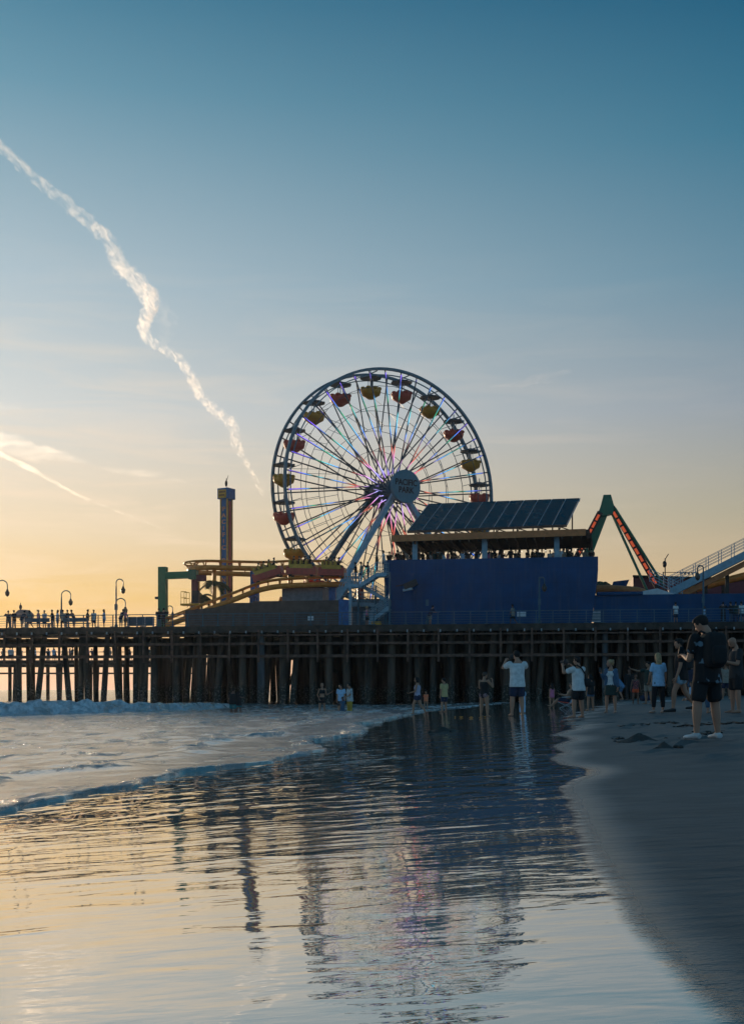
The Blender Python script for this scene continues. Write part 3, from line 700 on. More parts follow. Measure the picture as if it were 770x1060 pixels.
# ---------------------------------------------------------------- brown board wall and grey container
bh = thing('board_wall', 'low brown boarded wall on the deck beneath the coaster track', 'wall', (PA(280,4),4,DECK), 0, T=TP)
m = pb(); z1, z2 = zl(250,624,4), zl(300,622,4); aL, aM, aR = PA(192,4), PA(262,4), PA(351,4)
m.prism([(aL,DECK),(PA(262,4),DECK),(aM,z1),(PA(240,4),z1),(PA(222,4),zl(222,629,4)),(aL,zl(192,632,4))], 4, 4.4); m.build('panel', brown_wall, bh)
m = pb(); m.prism([(aM+.02,DECK),(aR,DECK),(aR,z2),(aM+.02,z2)], 3.9, 4.4); m.build('panel', brown_wall, bh)
m = pb(); m.prism([(aR,DECK),(PA(361,4),DECK),(PA(361,4),z2+.02),(aR,z2+.1)], 3.85, 4.4); m.build('end_panel', col_blue, bh)
m = pb(); m.box((PA(321.5,3.8),3.85,zl(321,640,3.8)), (.5,.05,.36)); m.build('notice', white_p, bh)
gc = thing('container', 'grey flat sided cabin under the bottom of the big wheel', 'cabin', (PA(313,9),9,DECK), 0, T=TP)
m = pb(); m.box(((PA(292,9)+PA(334,9))/2, 10.5, (DECK+zl(313,608,9))/2), (PA(334,9)-PA(292,9), 3, zl(313,608,9)-DECK)); m.build('wall', grey_box, gc)
m = pb(); m.box(((PA(292,9)+PA(334,9))/2, 10.5, zl(313,608,9)+.06), (PA(334,9)-PA(292,9)+.3, 3.2, .12)); m.build('roof', steel, gc)

# ---------------------------------------------------------------- drop tower
bt = 22.; a = PA(234.5, bt); ztw = zl(234, 517, bt); zc = zl(234, 506, bt)
tw = thing('drop_tower', 'slender blue drop tower with orange vertical lettering and square head', 'tower', (a,bt,DECK), R(-20), T=TP)
Rt = Matrix.Translation((a,bt,0)) @ Matrix.Rotation(R(-20),4,'Z')
def tb(): return MB(TP @ Rt)
wT = .80
m = tb(); m.box((0,0,(DECK+ztw)/2), (wT,wT,ztw-DECK)); m.build('shaft', tower_bl, tw)
m = tb()
for sx in (-1,1):
    for sy in (-1,1): m.box((sx*wT/2,sy*wT/2,(DECK+ztw)/2), (.14,.14,ztw-DECK))
m.build('corner_rail', yel_p, tw)
m = tb(); m.box((wT/2+.04,0,(DECK+ztw)/2), (.06,.36,ztw-DECK-.4)); m.build('stripe', red_p, tw)
m = tb(); m.box((0,0,(ztw+zc)/2), (1.3,1.3,zc-ztw)); m.build('head', tower_bl, tw)
m = tb(); m.box((-.02,-.68,(ztw+zc)/2-.05), (.95,.06,(zc-ztw)*.78)); m.build('head_panel', yel_p, tw)
m = tb()
for k in range(2):
    for j in range(5-k): m.box((-.32+.16*j+.06*k,-.72,(ztw+zc)/2+.13-.32*k), (.10,.03,.16))
m.build('head_lettering', maroon, tw)
def text_mesh(s, size, ext=.02):
    c = bpy.data.curves.new('lettering', 'FONT'); c.body = s; c.size = size; c.extrude = ext; c.align_x = 'CENTER'; c.align_y = 'CENTER'; c.offset = size*.018
    o = bpy.data.objects.new('lettering', c); COL.objects.link(o); dg = bpy.context.evaluated_depsgraph_get()
    me = bpy.data.meshes.new_from_object(o.evaluated_get(dg)); bpy.data.objects.remove(o); return me
def put_text(s, size, Mw, mm, parent, ext=.02, name='lettering', bold=0):
    me = text_mesh(s, size, ext); Mi = ROOTM[root_of(parent).name]; me.transform(Mi @ Mw); me.materials.clear(); me.materials.append(mm)
    o = bpy.data.objects.new(name, me); COL.objects.link(o); o.parent = parent; return o
s1 = 'PACIFIC PLUNGE'; z0 = zl(234, 527.5, bt); z1 = zl(234, 614, bt); n = len(s1)
for i, ch in enumerate(s1):
    if ch == ' ': continue
    z = z0+(z1-z0)*i/(n-1)
    put_text(ch, .60, TP @ Rt @ Matrix.Translation((-.02,-wT/2-.035,z)) @ Matrix.Rotation(R(90),4,'X') @ Matrix.Scale(1.2,4,(1,0,0)), letter_or, tw, name='letter')
m = tb(); m.rod((0,0,zc),(0,0,zc+1.1),.03,6); m.rod((0,0,zc+.75),(.25,0,zc+1.35),.025,6); m.ball((-.02,0,zc+.55),(.14,.14,.34),8,6); m.build('mast_lamp', black_p, tw)

# ---------------------------------------------------------------- green gantry frame with lift basket
gf = thing('gantry_frame', 'green post and beam frame joined to a maroon post, left of the tower', 'ride frame', (PA(169,9),9,DECK), 0, T=TP)
b = 9.; 
m = pb(); a = PA(169,b); zz = zl(169,587,b); m.box((a,b,(DECK+zz)/2),(.72,.72,zz-DECK)); m.build('post', grn_p, gf)
m = pb(); m.bar(P(172,596,b), P(199,595,b), .62, .62); m.build('beam', grn_p, gf)
m = pb(); m.box(P(200.5,595,b), (.7,.9,.85)); m.build('beam_cap', grn_dk, gf)
m = pb(); m.box(((PA(199,b)+PA(204,b))/2,b+.1,(DECK+zl(201,600,b))/2),(.5,.5,zl(201,600,b)-DECK)); m.box(P(208,598.5,b),(.95,.5,.55)); m.build('red_post', maroon, gf)
m = pb(); m.box(P(163.5,619,b),(.45,.3,.22)); m.build('spotlight', black_p, gf)
lb = thing('lift_basket', 'yellow railed lift basket below the end of the green beam', 'lift basket', (PA(197,7),7,zl(197,627,7)), 0, T=TP)
m = pb(); c = P(198,626,7); m.box(c,(1.7,1.0,.16)); m.build('platform', yel_p, lb)
m = pb()
for dx in (-.8,-.3):
    for dy in (-.45,.45): m.rod(c+V((dx,dy,0)), c+V((dx,dy,1.15)), .035, 6)
for h in (.6,1.15):
    for dy in (-.45,.45): m.rod(c+V((-.8,dy,h)), c+V((-.3,dy,h)), .035, 6)
m.build('guard_rail', yel_p, lb)
m = pb(); m.box(c+V((.45,0,.7)), (.6,.5,1.1)); m.build('control_box', black_p, lb)
m = pb(); m.bar(c+V((0,.2,-.1)), (c.x+.3,c.y+.5,DECK), .3,.3); m.build('boom', steel, lb)

# ---------------------------------------------------------------- roller coaster
def spline(pts, n=12):
    o = []; p = [V(x) for x in pts]
    for i in range(len(p)-1):
        p0, p1, p2, p3 = p[max(i-1,0)], p[i], p[i+1], p[min(i+2,len(p)-1)]
        for k in range(n):
            t = k/n; o.append(.5*((2*p1)+(p2-p0)*t+(2*p0-5*p1+4*p2-p3)*t*t+(3*p1-p0-3*p2+p3)*t**3))
    o.append(p[-1]); return o
cs = thing('roller_coaster', 'yellow orange tubular roller coaster track curling behind the brown wall', 'roller coaster', (PA(270,14),14,DECK), 0, T=TP)
def track(pts, name='track', r=.24, side=(0,1,0)):
    c = spline(pts, 8); m = pb(); m.tube(c, r, 8); tk = m.build(name, gold, cs, smooth=True)
    for s in (-.5,.5):
        m = pb(); l = []
        for i, p in enumerate(c):
            t = (c[min(i+1,len(c)-1)]-c[max(i-1,0)]).normalized(); x = V((0,0,1)).cross(t); x = x.normalized() if x.length > .05 else V((0,1,0))
            l.append(p+x*s+V((0,0,.62)))
        m.tube(l, .085, 6); m.build('rail', gold, tk, smooth=True)
    for i in range(2, len(c)-1, 5):
        m = pb()
        p = c[i]; t = (c[i+1]-c[i-1]).normalized(); x = V((0,0,1)).cross(t).normalized()
        for s in (-.5,.5): m.rod(p, p+x*s+V((0,0,.62)), .07, 6)
        m.rod(p+x*.5+V((0,0,.62)), p-x*.5+V((0,0,.62)), .05, 6); m.build('tie', gold, tk)
z_ = lambda px, py, b: tuple(P(px, py, b))
track([z_(345,588,17),z_(310,587,16.5),z_(275,588.5,15),z_(240,588,13.5),z_(212,587.5,12.5),z_(197.5,589,13.8),z_(199,592,16.5),z_(212,593,18.5),z_(240,594,19.5),z_(280,595,20.5),z_(330,596,21)])
track([z_(172,648,6.5),z_(195,639,6.5),z_(218,630,6.8),z_(243,620.5,7.2),z_(265,612,7.6),z_(285,607.5,8),z_(305,606,8.2),z_(335,605,8.5),z_(372,605,9)])
for px, b, yt, wd in ((264,19,590,.75),(344.5,9.3,608,.6),(262,9.6,618,.5)):
    m = pb(); a = PA(px,b); zz = zl(px,yt,b); m.box((a,b,(DECK+zz)/2),(wd,wd,zz-DECK)); m.box((a,b,zz+.05),(wd*1.5,wd*1.5,.25)); m.build('support', col_blue, cs)
for px_, b_, y_ in ((205,12.8,590),(222,13.2,589),(300,16.3,590),(318,16.8,590)):
    m = pb(); m.rod((PA(px_,b_),b_,DECK), (PA(px_,b_),b_,zl(px_,y_,b_)), .2, 8); m.build('support', gold, cs)
m = pb(); m.bar(z_(292,618,11),(PA(280,11),11,DECK),.3,.3); m.build('support', gold, cs)
tn = thing('coaster_train', 'red and yellow coaster train climbing over the track crest', 'coaster train', (PA(310,8.3),8.3,zl(310,603,8.3)), 0, T=TP)
RIDERS = []
def car(p, q):
    p, q = V(p), V(q); d = (q-p).normalized(); up = V((0,-1,0)).cross(d)*-1
    up = d.cross(V((0,1,0)))*-1 if d.cross(V((0,1,0))).z < 0 else d.cross(V((0,1,0)))
    L = (q-p).length; rot = Matrix((d, V((0,1,0)), up)).transposed()
    m = pb(); c = (p+q)/2
    def bx(x, z, sx, sy, sz): m.box(c+d*x+up*z, (sx,sy,sz), rot)
    bx(0,.15,L,1.35,.55); bx(L*.5-.1,.35,.25,1.2,.5); bx(-L*.5+.12,.35,.2,1.2,.45); cr = m.build('car', red_p, tn)
    for k in range(4):
        m = pb(); x = -L/2+.55+k*(L-.9)/3.6
        bx(x,.62,.5,1.25,.35); bx(x-.25,.92,.16,1.25,.42); m.build('seat', yel_p, cr); RIDERS.append((c+d*(x)+up*.78))
    m = pb()
    for x in (-L*.36, L*.36):
        for s in (-.5,.5): m.rod(c+d*x+up*-.15+V((0,s-.08,0)), c+d*x+up*-.15+V((0,s+.08,0)), .16, 10)
    m.build('wheel', black_p, cr)
b = 8.0
car(z_(264,602,b),z_(293,592.5,b)); car(z_(297.5,593.5,b),z_(328,594,b)); car(z_(331,594.5,b),z_(357,595,b))

# ---------------------------------------------------------------- ferris wheel
AW = R(30); WY = 127.; wx = (399.7-CX)/F*WY; wz = CAMZ+(HY-508.5)*WY/F-.05; RW = 12.5; HS = 1.42
fw = thing('ferris_wheel', 'big ferris wheel with red and yellow gondolas and lit coloured spokes', 'ferris wheel', (wx,WY,DECK), AW)
TW = Matrix.Translation((wx,WY,wz)) @ Matrix.Rotation(AW,4,'Z')
def wb(): return MB(TW)
rim_m = mat('rim_teal_paint', (.075,.17,.22), .4, var=.08); spoke_m = mat('spoke_steel', (.05,.08,.10), .45, var=.1)
def ring(m, r, y, hr, hy, n=96):
    vs = []; fs = []
    for i in range(n):
        a = 2*math.pi*i/n
        for rr, yy in ((r-hr,y-hy),(r+hr,y-hy),(r+hr,y+hy),(r-hr,y+hy)): vs.append((rr*math.cos(a),yy,rr*math.sin(a)))
    for i in range(n):
        j = (i+1) % n
        for k in range(4): fs.append((i*4+k, i*4+(k+1)%4, j*4+(k+1)%4, j*4+k))
    m.add(vs, fs)
for y in (-HS, HS):
    m = wb(); ring(m, RW, y, .13, .15); m.build('rim', rim_m, fw, smooth=False)
    m = wb(); ring(m, RW-.62, y, .05, .05); m.build('inner_rim', rim_m, fw)
    for q in (.86,.70,.53,.36):
        m = wb(); ring(m, RW*q, y, .022, .022, 40); m.build('tie_ring', spoke_m, fw)
# led strips
led = bpy.data.materials.new('led_strip'); led.use_nodes = True; nt = led.node_tree; N = nt.nodes; L = nt.links
p = N['Principled BSDF']; p.inputs['Base Color'].default_value = (.05,.08,.10,1); p.inputs['Roughness'].default_value = .4
tc = N.new('ShaderNodeTexCoord'); sx = N.new('ShaderNodeSeparateXYZ'); mp = N.new('ShaderNodeMapping'); mp.inputs['Location'].default_value = (0,0,-(wz-DECK)); L.new(tc.outputs['Object'], mp.inputs[0]); L.new(mp.outputs[0], sx.inputs[0])
def lm_(op, *a):
    n = N.new('ShaderNodeMath'); n.operation = op
    for i, q in enumerate(a):
        if isinstance(q, (int, float)): n.inputs[i].default_value = q
        else: L.new(q, n.inputs[i])
    return n.outputs[0]
rad = lm_('SQRT', lm_('ADD', lm_('MULTIPLY', sx.outputs[0], sx.outputs[0]), lm_('MULTIPLY', sx.outputs[2], sx.outputs[2])))
nz = N.new('ShaderNodeTexNoise'); nz.inputs['Scale'].default_value = .16; nz.inputs['Detail'].default_value = 1; L.new(tc.outputs['Object'], nz.inputs['Vector'])
rr = lm_('ADD', lm_('DIVIDE', rad, 13.), lm_('MULTIPLY', lm_('SUBTRACT', nz.outputs['Fac'], .5), .5))
cr = N.new('ShaderNodeValToRGB'); els = cr.color_ramp.elements
els[0].position = .08; els[0].color = (.45,.12,.75,1); els[1].position = 1; els[1].color = (.16,.10,.85,1)
for q, c in ((.16,(.4,.42,1.,1)),(.24,(.8,.35,.8,1)),(.34,(.75,.12,.06,1)),(.44,(.30,.14,.10,1)),(.52,(.12,.3,.9,1)),(.62,(.12,.6,.75,1)),(.72,(.04,.35,.12,1)),(.82,(.06,.20,.75,1)),(.92,(.22,.10,.8,1))):
    e = els.new(q); e.color = c
L.new(rr, cr.inputs[0]); L.new(cr.outputs[0], p.inputs['Emission Color'])
n2 = N.new('ShaderNodeTexNoise'); n2.inputs['Scale'].default_value = .55; n2.inputs['Detail'].default_value = 1; L.new(tc.outputs['Object'], n2.inputs['Vector'])
mr = N.new('ShaderNodeMapRange'); mr.inputs[1].default_value = .42; mr.inputs[2].default_value = .56; mr.inputs[3].default_value = 0; mr.inputs[4].default_value = 1.5; L.new(n2.outputs['Fac'], mr.inputs[0]); L.new(mr.outputs[0], p.inputs['Emission Strength'])
for y in (-HS, HS):
    for k in range(40):
        a = R(9*k+4.5); s = 1 if k % 2 else -1
        p0 = V((.95*math.cos(a+.5*s),y*.95+s*.35*math.copysign(1,y),.95*math.sin(a+.5*s))); p1 = V(((RW-.15)*math.cos(a),y,(RW-.15)*math.sin(a)))
        m = wb(); m.rod(p0, p1, .07, 6, .075); sp = m.build('spoke', spoke_m, fw)
        if y < 0:
            m = wb(); o = V((0,-.09,0)); m.bar(p0.lerp(p1,.06)+o, p0.lerp(p1,.98)+o, .07, .05, (0,1,0)); m.build('light_strip', led, sp)
for k in range(20):
    a = R(18*k+9+90-18*0)
    c = V((math.cos(a),0,math.sin(a)))
    for q, q2, r_ in ((1-.2/RW,1-.2/RW,.06),(.70,.86,.025),(.53,.70,.025),(.86,.86,.03)):
        m = wb(); m.rod(c*RW*q+V((0,-HS,0)), c*RW*q2+V((0,HS,0)), r_, 6); m.build('cross_tie', rim_m, fw)
m = wb(); m.tube([(0,-HS-2.3,0),(0,HS+1.3,0)], .55, 14); m.build('axle', teal_dk, fw, smooth=False)
for y in (-HS, HS):
    m = wb(); m.tube([(0,y-.45,0),(0,y-.35,0),(0,y+.35,0),(0,y+.45,0)], [.8,1.05,1.05,.8], 20); m.build('hub', teal_dk, fw)
m = wb(); m.tube([(0,HS+1.0,0),(0,HS+1.35,0)], 1.15, 28); m.build('far_hub_disc', teal_dk, fw)
m = wb(); m.tube([(0,-HS-2.6,0),(0,-HS-2.2,0)], 1.70, 40); sg = m.build('sign', sign_teal, fw)
m = wb(); m.tube([(0,-HS-2.62,0),(0,-HS-2.16,0)], [1.84,1.84], 40); 
for tx, zz in (('PACIFIC', .36), ('PARK', -.42)):
    o = put_text(tx, .86, TW @ Matrix.Translation((-.02,-HS-2.63,zz)) @ Matrix.Rotation(R(90),4,'X') @ Matrix.Scale(.86,4,(1,0,0)), sign_ink, fw, .02)
    o.parent = sg
for y, oy, w_ in ((-HS-1.2,-1.2,.60),(HS+1.0,1.2,.56)):
    for s in (-1,1):
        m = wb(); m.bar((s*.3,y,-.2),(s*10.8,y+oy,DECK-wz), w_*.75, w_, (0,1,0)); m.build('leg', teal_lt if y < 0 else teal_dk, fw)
# gondolas
seat_dk = mat('gondola_umbrella', (.035,.07,.09), .6)
gred = mat('gondola_red', (.62,.07,.045), .45, var=.08); gyel = mat('gondola_yellow', (.66,.27,.02), .45, var=.08)
for k in range(20):
    a = R(90-9-18*k); pv = V((math.cos(a)*(RW-.45),0,math.sin(a)*(RW-.45)))
    mm = gred if k % 2 else gyel
    mm = {0:gred}.get(k, mm) if False else (gred if k % 2 == 0 else gyel)
    m = wb(); m.lathe(pv+V((0,0,-2.42)), [(.25,0),(.35,.05),(.62,.25),(.98,.45),(1.08,.8),(1.06,1.05),(.98,1.05),(.92,.6),(.3,.4)], 20)
    for j in range(8): m.ball(pv+V((.92*math.cos(j*.785),.92*math.sin(j*.785),-1.38)), (.28,.28,.2), 8, 5)
    bs = m.build('gondola', mm, fw, smooth=True)
    m = wb(); m.lathe(pv+V((0,0,-.18)), [(1.12,-.08),(1.1,0),(.5,.22),(.12,.34),(.05,.36)], 16)
    for j in range(8): m.ball(pv+V((1.03*math.cos(j*.785),1.03*math.sin(j*.785),-.2)), (.16,.16,.1), 6, 4)
    m.build('umbrella', seat_dk, bs)
    m = wb(); m.rod(pv+V((0,0,-2.2)), pv+V((0,0,.55)), .06, 6)
    for s in (-.28,.28): m.rod(pv+V((s,0,-1.5)), pv+V((s,0,-.2)), .035, 6)
    m.build('pole', steel, bs)

# ---------------------------------------------------------------- swinging claw ride, ramp and sheds at right
cl = thing('claw_ride', 'green legged pendulum ride with orange light strips behind the roof end', 'ride', (PA(635,20),20,DECK), 0, T=TP)
org = bpy.data.materials.new('orange_light_tube'); org.use_nodes = True; p = org.node_tree.nodes['Principled BSDF']; p.inputs['Base Color'].default_value = (.6,.12,.04,1); p.inputs['Emission Color'].default_value = (1,.13,.035,1); p.inputs['Emission Strength'].default_value = .38
b = 20.; ap = P(628,514,b)
m = pb(); m.prism([(ap.x-.35,ap.z+.1),(ap.x+.35,ap.z+.1),(ap.x+.65,ap.z-1.0),(ap.x+.55,ap.z-1.7),(ap.x-.3,ap.z-1.9),(ap.x-.95,ap.z-1.9),(ap.x-.6,ap.z-.9)], b-.5, b+.5); m.build('apex', grn_dk, cl)
def lat(p0, p1, x):
    p0, p1 = V(p0), V(p1); m = pb(); m.bar(p0, p1, .42, .42, (0,1,0)); m.build('leg', grn_dk, cl)
m = pb(); m.bar(P(625,530,b), P(606,580,b), .8, .5, (0,1,0)); m.bar(P(606,580,b), (PA(596,b),b,DECK), .8,.5,(0,1,0)); m.build('leg', grn_dk, cl)
m = pb(); m.bar(P(621,530,b-.6), P(592,585,b-.6), .55, .12, (0,1,0)); m.build('leg_back', black_p, cl)
for i in range(7):
    f = i/7; p0, p1 = P(620,532,b-.75), P(593,584,b-.75); m = pb(); m.bar(p0.lerp(p1,f+.015), p0.lerp(p1,f+.125), .22, .1, (0,1,0)); m.build('light_tube', org, cl)
m = pb(); m.bar(P(633,525,b), P(681,609,b), .55, .3, (0,1,0)); m.build('leg_back', black_p, cl)
for i in range(10):
    f = i/10; p0, p1 = P(634,529,b-.3), P(679,605,b-.3); m = pb(); m.bar(p0.lerp(p1,f+.012), p0.lerp(p1,f+.088), .24, .1, (0,1,0)); m.build('light_tube', org, cl)
for (x0,y0,x1,y1) in ((631,527,671,615),(636,526,687,607)):
    m = pb(); m.rod(P(x0,y0,b-.2), P(x1,y1,b-.2), .13, 8); m.build('leg', grn_dk, cl)

rs = thing('shed', 'dark red shed with flat roof behind the low navy wall', 'shed', (PA(715,24),24,DECK), 0, T=TP)
b = 24.; m = pb(); m.prism([(PA(656,b),DECK),(PA(790,b),DECK),(PA(790,b),zl(770,601,b)),(PA(655,b),zl(655,597,b))], b, b+6); m.build('wall', maroon, rs)
m = pb(); m.bar((PA(654.5,b),b-.1,zl(655,596.5,b)), (PA(790,b),b-.1,zl(770,600.5,b)), .3, .2); m.build('roof_edge', timber, rs)
wk = thing('walkway', 'pale steel walkway with fine railing rising to the right edge', 'walkway', (PA(730,8),8,DECK), 0, T=TP)
b = 8.; p0, p1 = P(693,613.5,b), P(800,559.5,b)
m = pb(); m.hexa([p0+V((0,0,-.35)),p1+V((0,0,-.35)),p1+V((0,2,-.35)),p0+V((0,2,-.35))],[p0+V((0,0,.35)),p1+V((0,0,.35)),p1+V((0,2,.35)),p0+V((0,2,.35))]); m.build('ramp', teal_lt, wk)
m = pb(); m.hexa([p0+V((.2,.4,-.85)),p1+V((.2,.4,-.85)),p1+V((.2,1.6,-.85)),p0+V((.2,1.6,-.85))],[p0+V((.2,.4,-.36)),p1+V((.2,.4,-.36)),p1+V((.2,1.6,-.36)),p0+V((.2,1.6,-.36))]); m.build('soffit', orange, wk)
m = pb()
for s in (0.05,1.95):
    for h in (.7,.95,1.2,1.45): m.bar(p0+V((-.9*0,s,h)), p1+V((0,s,h)), .04, .04)
    for k in range(9): m.box(p0.lerp(p1,k/8)+V((0,s,.9)), (.06,.06,1.15))
m.build('handrail', teal_lt, wk)
m = pb(); b = 7.; m.prism([(PA(664,b),zl(664,612,b)),(PA(680,b),zl(680,609,b)),(PA(704,b),zl(704,617,b)),(PA(664,b),zl(664,617,b))], b, b+1.6); m.build('stair_base', white_p, wk)
m = pb(); q0, q1 = P(672,601,b), P(706,616,b)
for h in (0,.25,.5,.75,1.0): m.bar(q0+V((0,0,h)), q1+V((0,0,h-.1)), .05, .05)
for k in range(8): m.box(q0.lerp(q1,k/7)+V((0,0,.45)), (.05,.05,1.1))
m.build('stair_rail', teal_lt, wk)
for px in (730, 752):
    m = pb(); a = PA(px,9); zz = p0.lerp(p1,(px-693)/107).z-.5; m.box((a,9,(DECK+zz)/2),(.3,.3,zz-DECK)); m.build('post', timber, wk)
ws = thing('water_slide', 'brown trough curving low behind the right end of the deck house', 'slide', (PA(640,12),12,DECK), 0, T=TP)
m = pb(); m.tube(spline([z_(608,611,12),z_(625,609.5,12),z_(645,610.5,12),z_(660,612,12),z_(668,615,12)]), .36, 8); m.build('trough', orange, ws, smooth=True)
m = pb()
for px in (618,640,660): m.rod((PA(px,12),12,DECK),(PA(px,12),12,zl(px,610,12)),.12,6)
m.build('leg', timber, ws)
tr2 = thing('coaster_curve', 'dull yellow track piece rising under the walkway at right edge', 'coaster track', (PA(750,14),14,DECK), 0, T=TP)
m = pb(); m.tube(spline([z_(705,614,14),z_(725,609,14),z_(748,602.5,14),z_(775,596,14),z_(800,590,14)]), .26, 8); tt = m.build('track', gold, tr2, smooth=True)
m = pb(); m.tube(spline([z_(705,611,13.4),z_(725,605.5,13.4),z_(748,599,13.4),z_(775,592,13.4),z_(800,586,13.4)]), .1, 6); m.build('rail', gold, tr2, smooth=True)
m = pb()
for px in (720,748,772): m.rod((PA(px,14),14,DECK),(PA(px,14),14,zl(px,606,14)),.15,6)
m.build('support', timber, tr2)
bt2 = thing('boat_awning', 'small blue awning shaped like a boat prow beyond the low wall', 'awning', (PA(641,16),16,DECK), 0, T=TP)
b = 16.; m = pb(); m.prism([(PA(633,b),zl(633,607,b)),(PA(634.5,b),zl(634,602,b)),(PA(651,b),zl(651,600,b)),(PA(648,b),zl(648,607,b))], b, b+2); m.build('canopy', blue_wall2, bt2)
m = pb()
for px in (636,646): m.rod((PA(px,b+1),b+1,DECK),(PA(px,b+1),b+1,zl(px,606,b)),.1,6)
m.build('post', timber, bt2)
wl = thing('light_pole', 'thin pole with hanging lamp above the red shed', 'lamp pole', (PA(688,16),16,DECK), 0, T=TP)
b = 16.; a = PA(688,b); m = pb(); m.rod((a,b,DECK),(a,b,zl(688,578,b)),.05,6); m.rod((a,b,zl(688,579,b)),(a+.3,b,zl(688,573.5,b)),.04,6); m.build('pole', black_p, wl)
m = pb(); m.ball((a-.05,b,zl(688,584,b)),(.2,.2,.32),8,6); m.build('lamp', black_p, wl)
pn = thing('bunting_line', 'wire with small dark pennants beside the walkway railing', 'bunting', (PA(703,12),12,DECK), 0, T=TP)
b = 12.; m = pb(); m.rod((PA(686,b),b,DECK),(PA(686,b),b,zl(686,592,b)),.05,6); m.rod((PA(720,b),b,DECK),(PA(720,b),b,zl(720,592,b)),.05,6); m.rod(P(686,592.5,b),P(720,592.5,b),.03,5); m.build('wire_frame', black_p, pn)
m = pb()
for px in (703,707,711,715): m.prism([(PA(px,b),zl(px,592.7,b)),(PA(px+3,b),zl(px,592.7,b)),(PA(px+1.5,b),zl(px,596,b))], b-.03, b+.03)
m.build('pennant', black_p, pn)

# ---------------------------------------------------------------- palms
def palm(px, b, yt, label, hb=DECK, n=15, rl_=1.9):
    a = PA(px,b); zz = zl(px,yt,b); t = thing('palm_tree', label, 'palm tree', (a,b,hb), 0, 'palms behind the pier walls', T=TP)
    m = pb(); m.tube([V((a+.12*math.sin(i),b,hb+(zz-hb)*i/6)) for i in range(7)], [.17,.12,.10,.10,.10,.11,.13], 8); m.build('trunk', palm_t, t, smooth=True)
    m = pb(); rr = random.Random(int(px))
    for i in range(n):
        az = 2*math.pi*i/n+rr.uniform(-.2,.2); up = rr.uniform(-.2,1.0); l = rl_*rr.uniform(.75,1.1); d = V((math.cos(az),math.sin(az),0)); s = d.cross(V((0,0,1)))
        pts = []
        for k in range(9):
            f = k/8; pts.append(V((a,b,zz))+d*(l*f*(.95-.25*up*f))+V((0,0,l*(up*f*.8-.75*f*f))))
        for k in range(8):
            m.rod(pts[k], pts[k+1], .02, 4)
            for q in (-1,1):
                ll = .62*math.sin(math.pi*(.12+.8*k/8)); 
                for h in (0,.33,.66):
                    c = pts[k].lerp(pts[k+1],h); tip = c+s*q*ll*.7+d*ll*.5+V((0,0,-ll*.5)); e = (pts[k+1]-pts[k])*.5
                    m.add([c-e*.5, c+e*.5, tip], [(0,1,2)])
    m.build('crown', palm_g, t, clean=False)
palm(223, 14, 603, 'small palm tree between the maroon post and the drop tower')
palm(210, 16, 616, 'short palm with drooping fronds just right of the lift basket', n=9, rl_=1.5)
palm(624, 22, 603, 'tiny palm top beyond the brown slide', n=10, rl_=1.1)

# ---------------------------------------------------------------- left deck furniture
ps = thing('parasol', 'faded pink hexagonal parasol standing among the people at left', 'parasol', (PA(25,3),3,DECK), 0, T=TP)
a = PA(25,3); zt_ = zl(25,631,3); zb_ = zl(25,640,3)
m = pb(); m.lathe((a,3,0), [(.95,zb_+.05),(1.0,zb_+.1),(.95,zb_+.35),(.55,zt_-.05),(.06,zt_)], 6); m.build('canopy', cart_p, ps)
m = pb(); m.rod((a,3,DECK),(a,3,zt_),.04,6); m.build('pole', steel, ps)
m = pb(); m.ball((a-.3,3,zt_+.22),(.14,.14,.24),8,6); m.rod((a-.3,3,zt_+.3),(a-.3,3,zt_+.6),.03,5); m.build('finial', black_p, ps)
for i, px in enumerate((138, 146.5, 155)):
    if i == 0: lab = 'grey blue barrier nearest the two armed lamp'
    else: lab = ('middle grey blue barrier of three on the deck', 'grey blue barrier nearest the green post')[i-1]
    br = thing('barrier', lab, 'barrier', (PA(px,1.6),1.6,DECK), 0, 'barriers on the deck', T=TP)
    a = PA(px,1.6); m = pb(); m.box((a,1.6,DECK+.62),(.68,.1,.78)); m.build('panel', rail_bl, br)
    m = pb(); m.box((a-.36,1.6,DECK+.5),(.05,.3,1.0)); m.box((a+.36,1.6,DECK+.5),(.05,.3,1.0)); m.build('frame', steel, br)
for i, (px, lab) in enumerate(((40,'blue grey bench in the middle of the left deck crowd'),(80,'long bench by the standing group near the two armed lamp'))):
    be = thing('bench', lab, 'bench', (PA(px,.9),.9,DECK), 0, 'benches on the deck', T=TP)
    a = PA(px,.9); m = pb(); m.box((a,.9,DECK+.46),(2.3,.5,.08)); m.build('seat', rail_bl, be)
    m = pb(); m.box((a,.65,DECK+.75),(2.3,.06,.35)); m.build('backrest', rail_bl, be)
    for s in (-1,1): m = pb(); m.box((a+s,.85,DECK+.21),(.08,.45,.42)); m.build('leg', steel, be)

tk_ = thing('filler', 'dark grey booth with a shutter added behind the zigzag stairs to hide the sky', 'filler', (PA(383,7),7,DECK), 0, T=TP)  # added stand-in for dark clutter, blocks bright sky seen through the stairs
b = 6.8; m = pb(); m.box(((PA(364,b)+PA(401,b))/2, b+1.5, (DECK+zl(383,622,b))/2), (PA(401,b)-PA(364,b), 3, zl(383,622,b)-DECK)); m.build('wall', grey_box, tk_)
m = pb(); m.box(((PA(364,b)+PA(401,b))/2, b+1.5, zl(383,622,b)+.08), (PA(401,b)-PA(364,b)+.2, 3.3, .16)); m.build('roof', teal_dk, tk_)
m = pb(); m.box((PA(383,b), b-.03, DECK+1.25), (1.2, .06, .9)); m.build('plate', steel, tk_)
